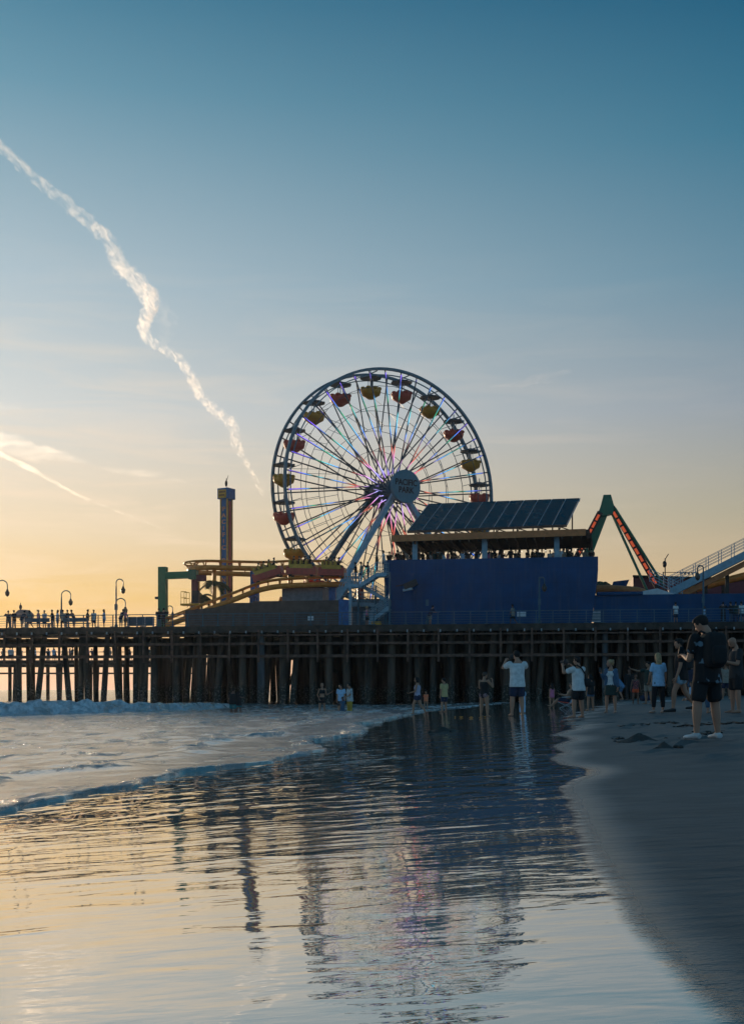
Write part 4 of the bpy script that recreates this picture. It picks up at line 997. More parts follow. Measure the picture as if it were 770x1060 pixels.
# end of the added filler
# ---------------------------------------------------------------- people
SKIN = [mat('skin_light', (.44,.22,.14), .55, var=.06), mat('skin_tan', (.38,.20,.125), .55, var=.06), mat('skin_brown', (.17,.085,.055), .55, var=.06)]
HAIRM = {'black': mat('black_hair', (.008,.007,.007), .8, var=.2), 'brown': mat('brown_hair', (.05,.028,.018), .5, var=.2), 'blond': mat('blond_hair', (.42,.27,.13), .5, var=.25, scale=12)}
eye_m = mat('eye_dark', (.02,.015,.012), .2); lip_m = mat('lip', (.25,.07,.06), .5)
CL = {}
def cloth(name, col, var=.12): 
    if name not in CL: CL[name] = mat(name, col, .85, var=var, scale=9, bump=.25, bscale=22)
    return CL[name]
black_c = cloth('black_cloth', (.012,.012,.014)); dkgrey_c = cloth('charcoal_cloth', (.028,.03,.034)); white_c = cloth('white_cloth', (.66,.67,.67)); ltblue_c = cloth('light_blue_cloth', (.36,.58,.80))
denim_c = cloth('denim_cloth', (.06,.12,.20)); navy_c = cloth('navy_cloth', (.015,.025,.06)); teal_c = cloth('teal_cloth', (.03,.18,.20)); orange_c = cloth('orange_red_cloth', (.85,.12,.04))
coral_c = cloth('coral_cloth', (.85,.22,.10)); tan_c = cloth('yellow_tan_cloth', (.48,.38,.18)); yellow_c = cloth('yellow_cloth', (.50,.33,.05)); pink_c = cloth('pink_cloth', (.55,.16,.28)); green_c = cloth('dark_green_cloth', (.02,.045,.04)); lav_c = cloth('lavender_cloth', (.36,.36,.48))
sky_c = cloth('pale_blue_shorts', (.30,.45,.55)); khaki_c = cloth('khaki_cloth', (.28,.26,.22)); blue_c = cloth('blue_cloth', (.10,.24,.42)); aloha_c = mat_pattern('black_shirt_with_pale_blue_flowers', (.008,.008,.01), (.16,.24,.30), 9, .60)
pat_c = mat_pattern('patterned_swimwear', (.10,.05,.07), (.35,.25,.28), 30, .5); patw_c = mat_pattern('white_patterned_tee', (.5,.54,.56), (.15,.2,.25), 14, .58); patr_c = mat_pattern('red_patterned_top', (.10,.05,.06), (.4,.10,.10), 22, .5)
shoe_w = mat('white_trainers', (.62,.64,.64), .6); shoe_d = mat('dark_shoes', (.02,.02,.022), .7)

PEND = []       # (temp object, final name, parent, material, extra MB or None)
def defer(mb, name, parent, m, vox, extra=None, smooth=2):
    me = bpy.data.meshes.new('tmp'); me.from_pydata(mb.v, [], mb.f); me.update()
    bm = bmesh.new(); bm.from_mesh(me); bmesh.ops.recalc_face_normals(bm, faces=bm.faces); bm.to_mesh(me); bm.free()
    o = bpy.data.objects.new('tmp', me); COL.objects.link(o)
    r = o.modifiers.new('r', 'REMESH'); r.mode = 'VOXEL'; r.voxel_size = vox
    s = o.modifiers.new('s', 'SMOOTH'); s.iterations = smooth; s.factor = .5
    PEND.append((o, name, parent, m, extra))
def flush():
    dg = bpy.context.evaluated_depsgraph_get(); dg.update()
    for o, name, parent, m, extra in PEND:
        me = bpy.data.meshes.new_from_object(o.evaluated_get(dg)); me.name = name
        if extra is not None and extra.v:
            bm = bmesh.new(); bm.from_mesh(me); vv = [bm.verts.new(p) for p in extra.v]
            for f in extra.f:
                try: bm.faces.new([vv[i] for i in f])
                except ValueError: pass
            bmesh.ops.recalc_face_normals(bm, faces=bm.faces); bm.to_mesh(me); bm.free()
        me.polygons.foreach_set('use_smooth', [True]*len(me.polygons)); me.materials.clear(); me.materials.append(m)
        n = bpy.data.objects.new(name, me); COL.objects.link(n); n.parent = parent
    for o, *_ in PEND:
        me = o.data; bpy.data.objects.remove(o); bpy.data.meshes.remove(me)
    PEND.clear()

def person(label, loc, H, yaw, sex='m', arms=None, legs=None, lean=(0,0), head=(0,0), hair=('short','black'), skin=0,
           top=('tee', white_c), bottom=('shorts', black_c), shoes=None, group='people on the beach', detail=True, vox=None, sit=False, cat='person', fat=1.0, jacket=None):
    yaw = R(yaw)
    t = thing('person', label, cat, loc, yaw, group); ROOTM[t.name] = Matrix.Identity(4)
    vox = vox or max(.011, .0085*H)
    w = {'m': 1., 'f': .93, 'c': .95}[sex]*fat
    hk = 1.0 if sex != 'c' else 1.25               # children have larger heads
    pel = V((0,0,.52*H)); lx, ly = lean
    tors = V((lx, ly, math.sqrt(max(.1, 1-lx*lx-ly*ly))))
    rt = V((1,0,0))
    chest = pel + tors*(.285*H)
    sw = (.108 if sex == 'm' else .096)*H*w; hw = .05*H
    arms = arms or ((-.14,.0,-1),(-.03,.16,-1),(.14,.0,-1),(.03,.16,-1))
    legs = legs or ((-.05,.0,-1),(-.02,-.02,-1),(.05,.0,-1),(.02,-.02,-1))
    nv = lambda q: V(q).normalized()
    J = {}
    for i, s in ((0,-1),(1,1)):
        sh = chest + V((s*sw,0,-.005*H)); el = sh + nv(arms[i*2])*(.172*H); wr = el + nv(arms[i*2+1])*(.150*H)
        hp = pel + V((s*hw,0,-.015*H)); kn = hp + nv(legs[i*2])*(.232*H); an = kn + nv(legs[i*2+1])*(.232*H)
        J[s] = (sh, el, wr, hp, kn, an)
    low = min(J[-1][5].z, J[1][5].z); off = V((0,0,.042*H-low)) if not sit else V((0,0,0))
    pel = pel+off; chest = chest+off
    for s in J: J[s] = tuple(q+off for q in J[s])
    if sit:
        off = V((0,0,sit-pel.z)); pel = pel+off; chest = chest+off
        for s in J: J[s] = tuple(q+off for q in J[s])
    neck = chest + tors*(.045*H)
    fem = sex == 'f'
    TOR = [(-.10,.045,.04),(-.055,.088,.066),(-.01,.100 if not fem else .104,.072),(.05,.090 if not fem else .088,.064),(.10,.083 if not fem else .074,.058),(.16,.094 if not fem else .084,.066),(.22,.104 if not fem else .092,.070),(.265,.098 if not fem else .086,.058),(.29,.070,.046),(.315,.036,.036)]
    def torso(m, z0, z1, inf=0., loose=0.):
        pts = []; ra = []; rb = []
        for q, a, b in TOR:
            if z0-1e-6 <= q <= z1+1e-6:
                pts.append(pel + tors*(q*H)); ra.append(a*H*w+inf); rb.append(b*H*(w if w < 1.1 else w*1.1)+inf+loose)
        m.tube(pts, ra, 14, ref=rt, ry=rb)
    def limb(m, p, q, r0, r1, inf=0., f=1., bul=1.08):
        q2 = p.lerp(q, f); rE = r0+(r1-r0)*f
        pts = [p.lerp(q2, k/4) for k in range(5)]; rr = [(r0+(rE-r0)*k/4)*(bul if k in (1,2) else 1)+inf for k in range(5)]
        d = (q2-p).normalized(); pts = [p-d*rr[0]*.5]+pts+[q2+d*rr[-1]*.35]; rr = [rr[0]*.7]+rr+[rr[-1]*.75]
        m.tube(pts, rr, 10)
    aR = (.031,.025,.024,.017) if sex == 'm' else (.027,.022,.021,.015)
    lR = (.052 if not fem else .056,.036,.035,.021)
    aR = [q*H*w for q in aR]; lR = [q*H*w for q in lR]
    body = MB(); torso(body, -.10, .315)
    if fem and detail:
        for s in (-1,1): body.ball(pel+tors*(.20*H)+V((s*.042*H,.055*H,0)), (.036*H,.032*H,.034*H), 10, 8)
    for s in (-1,1): body.ball(pel+V((s*.045*H,-.03*H,-.03*H)), (.055*H*w,.055*H*w,.06*H), 10, 8)
    for s in (-1,1):
        sh, el, wr, hp, kn, an = J[s]
        body.ball(sh, (.036*H*w,)*3, 10, 8)
        limb(body, sh, el, aR[0], aR[1]); limb(body, el, wr, aR[2], aR[3])
        limb(body, hp, kn, lR[0], lR[1]); limb(body, kn, an, lR[2]*1.02, lR[3], bul=1.14)
        sd = (an-kn).normalized(); fd = V((.15*s, 1, 0)); fd = (fd - V((0,0,fd.z))).normalized()
        if abs(sd.z) < .8: fd = (fd*1.0 + V((0,0,-.9 if sd.y < 0 else .35))).normalized()
        heel = an - fd*.028*H + V((0,0,-.022*H)) if abs(sd.z) >= .8 else an
        body.tube([heel, an+fd*.02*H+V((0,0,-.018*H)), an+fd*.075*H+V((0,0,-.028*H)), an+fd*.115*H+V((0,0,-.032*H))], [.022*H,.026*H,.024*H,.014*H], 8, ref=rt, ry=[.020*H,.022*H,.014*H,.008*H])
    # head
    hh = .132*H*hk; hy, hp_ = R(head[0]), R(head[1])
    HR = Matrix.Rotation(hy, 3, 'Z') @ Matrix.Rotation(hp_, 3, 'X')
    hb = neck + tors*(.035*H) + HR @ V((0,.012*H,.0))
    hc = hb + HR @ V((0,.008*H,.40*hh))
    body.tube([neck-tors*.03*H, neck+tors*.02*H, hc+HR @ V((0,-.06*hh,-.25*hh))], [.042*H*w,.031*H*w,.03*H*w], 10, ref=rt)
    prof = [(-.50,.10,.10,.20),(-.44,.20,.20,.15),(-.30,.27,.31,.08),(-.12,.305,.38,.03),(.05,.325,.41,.0),(.2,.33,.42,-.02),(.34,.295,.38,-.02),(.44,.21,.28,-.02),(.5,.08,.1,-.02)]
    vs = []; n = 14
    for z, rx, ry, cy in prof:
        for j in range(n):
            a = 2*math.pi*j/n; vs.append(hc + HR @ V((rx*math.cos(a)*hh, (cy+ry*math.sin(a))*hh, z*hh)))
    k = len(prof); body.add(vs, [(i*n+j, i*n+(j+1)%n, (i+1)*n+(j+1)%n, (i+1)*n+j) for i in range(k-1) for j in range(n)]+[tuple(range(n-1,-1,-1)), tuple((k-1)*n+j for j in range(n))])
    if detail:
        body.tube([hc+HR @ V((0,.36*hh,.08*hh)), hc+HR @ V((0,.44*hh,-.03*hh)), hc+HR @ V((0,.50*hh,-.12*hh)), hc+HR @ V((0,.40*hh,-.17*hh))], [.04*hh,.055*hh,.075*hh,.06*hh], 6)
        for s in (-1,1): body.ball(hc+HR @ V((s*.335*hh,-.04*hh,-.04*hh)), (.035*hh,.075*hh,.12*hh), 8, 6, HR)
    # hands with separate fingers
    ex = MB(); HAND = {}
    for i, s in ((0,-1),(1,1)):
        sh, el, wr, *_ = J[s]; d = (wr-el).normalized()
        side = d.cross(V((0,0,1))) if abs(d.z) < .9 else V((0,1,0)); side = side.normalized()
        if side.dot(V((0,1,0))) < 0 and abs(d.z) >= .9: side = -side
        nrm = d.cross(side).normalized()
        if nrm.x*s > 0: nrm = -nrm               # palm towards the body
        pl = .055*H; pc = wr + d*pl
        HAND[s] = pc + d*.02*H
        body.tube([wr-d*.01*H, wr+d*.02*H, pc], [.014*H,.022*H,.021*H], 8, ref=side, ry=[.012*H,.011*H,.009*H])
        if detail:
            tip = nrm
            for f, (o, l) in enumerate(((.017,.040),(.006,.046),(-.006,.043),(-.017,.033))):
                b0 = pc + side*(o*H) - d*.008*H; j1 = b0+d*(l*.45*H)+tip*.006*H; j2 = j1+d*(l*.32*H)+tip*.014*H; j3 = j2+d*(l*.12*H)+tip*.016*H
                ex.tube([b0,j1,j2,j3], [.0058*H,.0054*H,.0048*H,.0035*H], 6)
            b0 = wr + d*.018*H + side*.016*H; j1 = b0+side*.018*H+d*.018*H+tip*.006*H; j2 = j1+d*.020*H+side*.004*H+tip*.008*H
            ex.tube([b0,j1,j2], [.0075*H,.0066*H,.0045*H], 6)
        else: body.ball(pc+d*.02*H, (.02*H,.02*H,.025*H), 8, 6)
    defer(body, 'body', t, SKIN[skin], vox, ex, 2)
    if detail:
        for s in (-1,1):
            m = MB(); m.ball(hc+HR @ V((s*.135*hh,.375*hh,.03*hh)), (.05*hh,.03*hh,.035*hh), 8, 6, HR); o = m.build('eye', eye_m, t)
        m = MB(); m.ball(hc+HR @ V((0,.40*hh,-.27*hh)), (.10*hh,.03*hh,.025*hh), 8, 6, HR); m.build('mouth', lip_m, t)
    # hair
    kind, hcN = hair
    if kind != 'bald':
        m = MB(); 
        m.ball(hc+HR @ V((0,-.075*hh,.12*hh)), (.375*hh,.44*hh,.435*hh), 14, 10, HR)
        if kind == 'short': m.ball(hc+HR @ V((0,.10*hh,.33*hh)), (.31*hh,.34*hh,.22*hh), 12, 8, HR)
        if kind in ('long','curly'):
            q = hc+HR @ V((0,-.20*hh,0)); e = q+V((0,-.30*hh,-1.25*hh)) if kind == 'long' else q+V((0,-.15*hh,-.6*hh))
            m.tube([q+V((0,0,.2*hh)), q.lerp(e,.35), q.lerp(e,.7), e], [.36*hh,.40*hh,.36*hh,.20*hh] if kind == 'long' else [.42*hh,.52*hh,.48*hh,.3*hh], 12, ref=rt, ry=[.28*hh,.25*hh,.20*hh,.10*hh] if kind == 'long' else [.4*hh,.42*hh,.38*hh,.22*hh])
        if kind == 'pony':
            q = hc+HR @ V((0,-.40*hh,.36*hh)); m.tube([q+HR @ V((0,.1*hh,0)), q+V((0,-.22*hh,.06*hh)), q+V((0,-.34*hh,-.28*hh)), q+V((0,-.30*hh,-.75*hh))], [.10*hh,.16*hh,.16*hh,.06*hh], 8)
        if kind == 'bun': m.ball(hc+HR @ V((0,-.42*hh,.36*hh)), .19*hh, 10, 8)
        # open the face: cut by keeping hair behind a plane
        o = m
        defer(o, 'hair', t, HAIRM[hcN], max(.010, .006*H), None, 1)
    elif hcN:
        m = MB(); m.ball(hc+HR @ V((0,.16*hh,-.36*hh)), (.24*hh,.26*hh,.17*hh), 10, 8, HR); defer(m, 'beard', t, HAIRM[hcN], .010, None, 1)
    # clothing
    def garment_top(kind, mm, name, inf):
        m = MB()
        if kind in ('tee','long','jacket','tank'):
            if kind == 'tank': torso(m, -.01, .265, inf, .006)
            else:
                fl_ = [(-.075,.112,.090,-.012),(-.03,.109,.087,-.012),(.03,.103,.080,-.008),(.10,.099,.074,-.003),(.16,.101,.074,0),(.22,.106,.073,0),(.265,.099,.060,0),(.29,.071,.047,0)]
                m.tube([pel+tors*(q*H)+V((0,c_*H,0)) for q,a,b,c_ in fl_], [a*H*w+inf for q,a,b,c_ in fl_], 16, ref=rt, ry=[b*H*w+inf for q,a,b,c_ in fl_])
            if kind == 'jacket':
                pass
            for s in (-1,1):
                sh, el, wr, *_ = J[s]
                if kind != 'tank': m.ball(sh, (.036*H*w+inf,)*3, 10, 8)
                if kind == 'tee': limb(m, sh, el, aR[0]*1.15, aR[1]*1.35, inf, .62)
                if kind in ('long','jacket'): limb(m, sh, el, aR[0]*1.1, aR[1]*1.2, inf); limb(m, el, wr, aR[2]*1.15, aR[3]*1.4, inf, .92)
        if kind == 'crop': torso(m, .16, .265, inf)
        if kind == 'suit': torso(m, -.10, .265, inf)
        if kind in ('crop','suit','tank'):
            for s in (-1,1): m.tube([pel+tors*(.25*H)+V((s*.05*H,.06*H,0)), pel+tors*(.30*H)+V((s*.055*H,0,0)), pel+tors*(.25*H)+V((s*.05*H,-.055*H,0))], .012*H, 6)
            if fem:
                for s in (-1,1): m.ball(pel+tors*(.20*H)+V((s*.042*H,.055*H,0)), (.04*H,.037*H,.038*H), 10, 8)
        elif fem and detail and kind in ('tee','long'):
            for s in (-1,1): m.ball(pel+tors*(.20*H)+V((s*.042*H,.055*H,0)), (.036*H+inf,.032*H+inf,.034*H+inf), 10, 8)
        defer(m, name, t, mm, vox, None, 2)
    if top: garment_top(top[0], top[1], {'tee':'shirt','long':'shirt','tank':'top','crop':'top','suit':'swimsuit'}.get(top[0],'shirt'), .010*H*.6+.004)
    if jacket:
        m = MB()
        for s in (-1,1):
            sh, el, wr, *_ = J[s]; m.ball(sh, (.046*H*w,)*3, 10, 8); limb(m, sh, el, aR[0]*1.3, aR[1]*1.5, .006); limb(m, el, wr, aR[2]*1.3, aR[3]*1.7, .006, .95)
            m.tube([pel+tors*(.28*H)+V((s*.062*H,0,0)), pel+tors*(.20*H)+V((s*.076*H,0,0)), pel+tors*(.08*H)+V((s*.078*H,-.005*H,0)), pel+V((s*.092*H,-.01*H,0))], [.045*H,.05*H,.05*H,.045*H], 10, ref=V((1,0,0)), ry=[.065*H,.082*H,.078*H,.085*H])
        m.tube([pel+tors*(.28*H)+V((0,-.03*H,0)), pel+tors*(.14*H)+V((0,-.035*H,0)), pel+V((0,-.04*H,0))], [.075*H,.085*H,.09*H], 10, ref=V((1,0,0)), ry=[.04*H,.05*H,.05*H])
        defer(m, 'jacket', t, jacket, vox, None, 1)
    if bottom:
        kind, mm = bottom; m = MB(); inf = .007*H*.6+.004
        if kind in ('shorts','pants','briefs','capri'):
            torso(m, -.10, .05, inf if kind != 'briefs' else .006)
            for s in (-1,1):
                sh, el, wr, hp, kn, an = J[s]
                m.ball(pel+V((s*.045*H,-.03*H,-.03*H)), (.055*H*w+inf,.055*H*w+inf,.06*H+inf), 10, 8)
                if kind == 'shorts': limb(m, hp, kn, lR[0]*1.04, lR[1]*1.45, inf*1.3, .80, 1.04)
                if kind == 'briefs': limb(m, hp, kn, lR[0], lR[1]*1.1, .005, .12)
                if kind in ('pants','capri'):
                    limb(m, hp, kn, lR[0], lR[1]*1.1, inf); limb(m, kn, an, lR[2]*1.1, lR[3]*1.35, inf, .96 if kind == 'pants' else .72)
        if kind == 'minishorts':
            torso(m, -.10, .05, inf)
            for s in (-1,1):
                sh, el, wr, hp, kn, an = J[s]; m.ball(pel+V((s*.045*H,-.03*H,-.03*H)), (.06*H*w,.06*H*w,.065*H), 10, 8); limb(m, hp, kn, lR[0]*1.05, lR[1]*1.5, inf, .42, 1.0)
        if kind == 'skirt':
            c = [pel+tors*(.06*H), pel+V((0,0,-.02*H)), pel+V((0,.005*H,-.10*H)), pel+V((0,.01*H,-.19*H))]
            m.tube(c, [.085*H,.108*H,.118*H,.124*H], 16, ref=rt, ry=[.066*H,.082*H,.09*H,.094*H])
        defer(m, {'skirt':'skirt','pants':'trousers','capri':'trousers','briefs':'bikini_bottom'}.get(kind,'shorts'), t, mm, vox, None, 2)
    if shoes:
        for s in (-1,1):
            an = J[s][5]; fd = V((.15*s,1,0)).normalized(); m = MB()
            m.tube([an-fd*.034*H+V((0,0,-.020*H)), an+fd*.0*H+V((0,0,-.012*H)), an+fd*.06*H+V((0,0,-.024*H)), an+fd*.115*H+V((0,0,-.028*H)), an+fd*.135*H+V((0,0,-.032*H))], [.024*H,.030*H,.031*H,.027*H,.014*H], 10, ref=rt, ry=[.022*H,.030*H,.020*H,.016*H,.010*H])
            defer(m, 'shoe', t, shoes, .009, None, 1)
    t['_'] = 0; del t['_']
    M0 = Matrix.Translation(V(loc)) @ Matrix.Rotation(yaw, 4, 'Z')
    INFO = dict(M=M0, hands={s: M0 @ HAND[s] for s in HAND}, chest=M0 @ (pel+tors*.2*H), pel=M0 @ pel, tors=tors, H=H, yaw=yaw, rot=M0.to_3x3(), head=M0 @ hc)
    return t, INFO

def bp(label, px, py, hpx, yaw, z=None, **k):
    g = ground_at(px, py)
    if z is not None:
        d = (CAMZ-z)*F/(py-HY); g = V(((px-CX)/F*d, d, z))
    H = hpx*g.y/F
    return person(label, g, H, yaw, **k)

def camera_prop(info, label, out=.10, up=.03):
    h = (info['hands'][-1]+info['hands'][1])/2; f = info['rot'] @ V((0,1,0)); Hs = info['H']/1.7
    c = h + f*.02 + V((0,0,up)); t = thing('photo_camera', label, 'camera', c, info['yaw'])
    Mx = Matrix.Translation(c) @ Matrix.Rotation(info['yaw'],4,'Z')
    m = MB(Mx); m.ball((0,0,0), (.085,.04,.055), 12, 8, None, .5); m.ball((0,0,.055), (.03,.035,.03), 10, 6, None, .6); m.build('camera_body', black_p, t, smooth=True)
    m = MB(Mx); m.tube([(0,.02,0),(0,.06,0),(0,.16,0),(0,.17,0)], [.034,.04,.042,.036], 14); m.build('lens', black_p, t, smooth=True)
def phone_prop(info, s, label, tilt=20, lit=False):
    h = info['hands'][s]; t = thing('phone', label, 'phone', h, info['yaw']); Mx = Matrix.Translation(h) @ Matrix.Rotation(info['yaw'],4,'Z') @ Matrix.Rotation(R(tilt),4,'X')
    m = MB(Mx); m.ball((0,.012,.03), (.038,.006,.075), 12, 8, None, .3); m.build('case', black_p, t)
    m = MB(Mx); m.box((0,.003,.03), (.064,.004,.135)); m.build('screen', glassy, t)
def backpack(info, label, mm, sc=1.0):
    c = info['chest']+info['rot'] @ (V((0,-.175*sc,-.02))*info['H']/1.75); t = thing('backpack', label, 'backpack', c, info['yaw']); k = info['H']/1.75*sc
    Mx = Matrix.Translation(c) @ Matrix.Rotation(info['yaw'],4,'Z') @ Matrix.Scale(k,4)
    m = MB(Mx); m.ball((0,0,0), (.155,.095,.245), 18, 14, None, .5); m.build('main_pouch', mm, t, smooth=True)
    m = MB(Mx); m.ball((0,-.085,-.07), (.12,.055,.13), 16, 10, None, .5); m.build('front_pocket', mm, t, smooth=True)
    for s in (-1,1):
        m = MB(Mx); m.tube([(s*.09,.07,.22),(s*.105,.16,.26),(s*.11,.27,.20),(s*.11,.29,.05),(s*.115,.22,-.10),(s*.12,.08,-.17)], .022, 8, ry=.012); m.build('strap', mm, t, smooth=True)
    m = MB(Mx); m.tube([(-.04,.0,.235),(-.03,0,.28),(.03,0,.28),(.04,0,.235)], .012, 6); m.build('handle', mm, t, smooth=True)

UP_CAM = ((-.35,.75,-.30),(.45,.55,.75),(.35,.75,-.30),(-.45,.55,.75))     # both hands raised to the face
PHONE = ((-.15,.25,-1),(.35,1,.25),(.15,.25,-1),(-.35,1,.25))
STAND = ((-.10,.02,-1),(-.05,-.03,-1),(.10,.02,-1),(.05,-.03,-1))
WIDE = ((-.16,.03,-1),(-.07,-.06,-1),(.16,.03,-1),(.07,-.06,-1))
WALK = ((-.03,.42,-1),(-.0,.05,-1),(.03,-.30,-1),(.0,-.75,-1))
WALK2 = ((-.03,-.22,-1),(-.0,-.55,-1),(.03,.30,-1),(.0,.02,-1))

_, I = bp('person in black shorts and pale patterned black shirt, back turned, wearing white shoes', 731, 765, 130, 22, arms=PHONE, legs=WIDE, head=(28,-32), hair=('short','black'), skin=0, top=('tee',aloha_c), bottom=('shorts',black_c), shoes=shoe_w, fat=1.04)
backpack(I, 'large black backpack on the back of the person in white shoes', black_c, 1.02); phone_prop(I, -1, 'phone held low by the person with the large black backpack')
_, I = bp('bald bearded person in dark tee and black shorts looking down at right edge', 761, 738, 79, 100, arms=PHONE, legs=STAND, head=(0,-30), hair=('bald','brown'), skin=0, top=('tee',dkgrey_c), bottom=('shorts',black_c))
phone_prop(I, 1, 'phone in the hands of the bald bearded person')
_, I = bp('person in black tee and pale blue shorts striding to the left with a backpack', 704, 737, 77, 82, arms=((-.1,.1,-1),(-.05,.35,-1),(.1,-.1,-1),(.05,.2,-1)), legs=WALK, head=(5,-4), hair=('short','black'), skin=0, top=('tee',black_c), bottom=('minishorts',sky_c), shoes=shoe_d)
backpack(I, 'small dark backpack on the striding person in pale blue shorts', dkgrey_c, .95)
bp('blond person in light blue tee and black trousers seen from behind', 681, 738, 62, 8, sex='f', arms=((-.3,.1,-1),(.1,.6,-.7),(.3,.1,-1),(.1,.5,-1)), legs=STAND, head=(12,-6), hair=('long','blond'), skin=0, top=('tee',ltblue_c), bottom=('capri',black_c), shoes=mat('pale_sandals',(.45,.33,.27),.7))
_, I = bp('blond person in denim jacket, white top and dark skirt holding up a phone', 632, 738, 55, 155, sex='f', arms=((-.2,.05,-1),(-.1,.2,-1),(.25,.15,-1),(.15,.75,.75)), legs=STAND, head=(-62,0), hair=('pony','blond'), skin=0, top=('tank',white_c), bottom=('skirt',green_c), jacket=denim_c)
phone_prop(I, 1, 'phone raised by the person in the denim jacket')
_, I = bp('person in white tee and black shorts aiming a camera left, black shoulder bag', 598, 743, 63, 38, arms=UP_CAM, legs=WIDE, head=(15,0), hair=('short','black'), skin=0, top=('tee',white_c), bottom=('shorts',black_c), fat=1.08)
camera_prop(I, 'black camera held up by the person with the shoulder bag')
Mx = I['M']; k = I['H']/1.7
sb = thing('shoulder_bag', 'black shoulder bag hanging at the hip of the white tee photographer', 'bag', I['pel'], I['yaw']); m = MB(Mx @ Matrix.Scale(k,4)); m.ball((.23,-.10,.98), (.15,.08,.12), 14, 10, None, .5); m.build('pouch', black_c, sb, smooth=True)
m = MB(Mx @ Matrix.Scale(k,4)); m.tube([(.24,-.06,1.06),(.12,-.155,1.22),(-.04,-.165,1.38),(-.12,-.06,1.475),(-.10,.10,1.36),(.08,.15,1.15),(.22,.02,1.04)], .022, 6, ry=.008); m.build('strap', black_c, sb, smooth=True)
_, I = bp('person in white tee and dark shorts standing in the wet film taking a photo', 535, 741, 67, 10, arms=UP_CAM, legs=STAND, head=(12,0), hair=('short','black'), skin=0, top=('tee',white_c), bottom=('shorts',navy_c), fat=1.08)
camera_prop(I, 'black camera of the photographer standing in the wet film')
bp('small child in light blue mostly hidden behind the photographer in the wet film', 540.5, 738.5, 27, 0, arms=None, legs=STAND, sex='c', hair=('short','black'), skin=1, top=('tee',ltblue_c), bottom=('pants',ltblue_c))
bp('person in black swimsuit top and patterned bottoms with hands at the face', 501, 742, 46, -38, sex='f', arms=((-.3,.3,-.8),(.5,.5,.5),(.3,.4,-.6),(-.3,.3,.9)), legs=STAND, head=(-25,0), hair=('short','brown'), skin=1, top=('suit',black_c), bottom=('briefs',pat_c), fat=1.22)
bp('person in lavender top and navy shorts walking left with curly dark hair', 432, 739.5, 39, 75, sex='f', arms=((-.1,.2,-1),(.1,1,-.3),(.1,-.1,-1),(.05,.4,-1)), legs=WALK, head=(5,-5), hair=('curly','black'), skin=1, top=('tank',lav_c), bottom=('minishorts',navy_c), fat=1.1)
bp('small child in coral shirt walking beside the person in lavender top', 440.8, 734.5, 19, 170, sex='c', legs=STAND, hair=('short','black'), skin=1, top=('tee',coral_c), bottom=None, group='people on the beach')
bp('person in yellow tan shirt and dark shorts looking left near the water', 459.5, 737, 35, 42, arms=None, legs=STAND, head=(25,0), hair=('short','black'), skin=1, top=('tee',tan_c), bottom=('shorts',navy_c))
bp('person in black crop top and shorts with long hair, one arm held out', 333.5, 741, 34, -165, sex='f', z=-.02, arms=((-.25,.05,-.9),(-.9,.5,.55),(.3,-.1,-.9),(-.2,.4,-.6)), legs=STAND, head=(-20,0), hair=('long','brown'), skin=1, top=('crop',black_c), bottom=('minishorts',black_c))
bp('person in light blue tee standing behind the small child in the shallows', 353, 740, 32, 160, z=-.02, legs=STAND, head=(-30,-10), hair=('short','black'), skin=1, top=('tee',ltblue_c), bottom=('shorts',dkgrey_c))
bp('small child in blue between the light blue tee and yellow trousers', 354.5, 742, 20, 180, sex='c', z=-.05, legs=STAND, hair=('short','black'), skin=2, top=('tee',denim_c), bottom=('shorts',denim_c))
bp('person in pale patterned tee and yellow trousers in the shallows', 362, 741, 33.5, 120, sex='f', z=-.02, arms=((-.1,.3,-1),(.1,1,-.3),(.1,.1,-1),(.05,.6,-1)), legs=STAND, head=(0,-14), hair=('bun','black'), skin=1, top=('tee',patw_c), bottom=('pants',yellow_c), fat=1.12)
bp('person in dark top and teal shorts, left of the embracing pair in the shallows', 241.5, 742.5, 30, -20, z=-.10, arms=((-.1,.2,-1),(.2,.5,-.6),(.5,.4,-.6),(.3,.9,0)), legs=STAND, head=(-25,0), hair=('short','black'), skin=2, top=('tee',black_c), bottom=('shorts',teal_c), fat=1.3)
bp('person in black top and teal shorts, right of the embracing pair in the shallows', 247.3, 742.5, 27, 30, sex='f', z=-.10, arms=((-.4,.3,-.8),(-.6,.4,.1),(.1,.2,-1),(0,.6,-.6)), legs=STAND, head=(20,0), hair=('bun','black'), skin=2, top=('tee',black_c), bottom=('minishorts',teal_c), fat=1.1)
bp('child in red patterned top and bright orange shorts facing the camera', 657.5, 729, 31, 178, sex='c', legs=STAND, arms=((-.3,0,-1),(-.15,.1,-1),(.3,0,-1),(.15,.1,-1)), hair=('short','black'), skin=2, top=('tank',patr_c), bottom=('minishorts',orange_c))
bp('person in dark green shirt pointing left beside the light blue tee', 671, 729, 44, 125, arms=((-.1,.1,-1),(-.05,.3,-1),(.5,.6,-.1),(.45,.9,.35)), legs=STAND, head=(-15,0), hair=('short','black'), skin=1, top=('tee',green_c), bottom=('shorts',khaki_c))
bp('person in denim shorts and dark top half hidden behind the shoulder bag', 611, 735.5, 37, 20, sex='f', legs=STAND, head=(30,0), hair=('curly','black'), skin=1, top=('tee',black_c), bottom=('minishorts',denim_c))
bp('person bending in blue tee behind the denim jacket', 643.5, 724, 28, 80, lean=(0,.55), arms=((-.1,.5,-1),(0,.5,-1),(.1,.5,-1),(0,.5,-1)), legs=((-.05,.3,-1),(-.02,-.4,-1),(.05,.3,-1),(.02,-.4,-1)), hair=('short','blond'), skin=0, top=('tee',blue_c), bottom=('shorts',denim_c))
bp('person all in black standing left of the child in orange shorts', 651, 725, 33, 150, legs=STAND, hair=('short','black'), skin=2, top=('long',black_c), bottom=('pants',dkgrey_c))
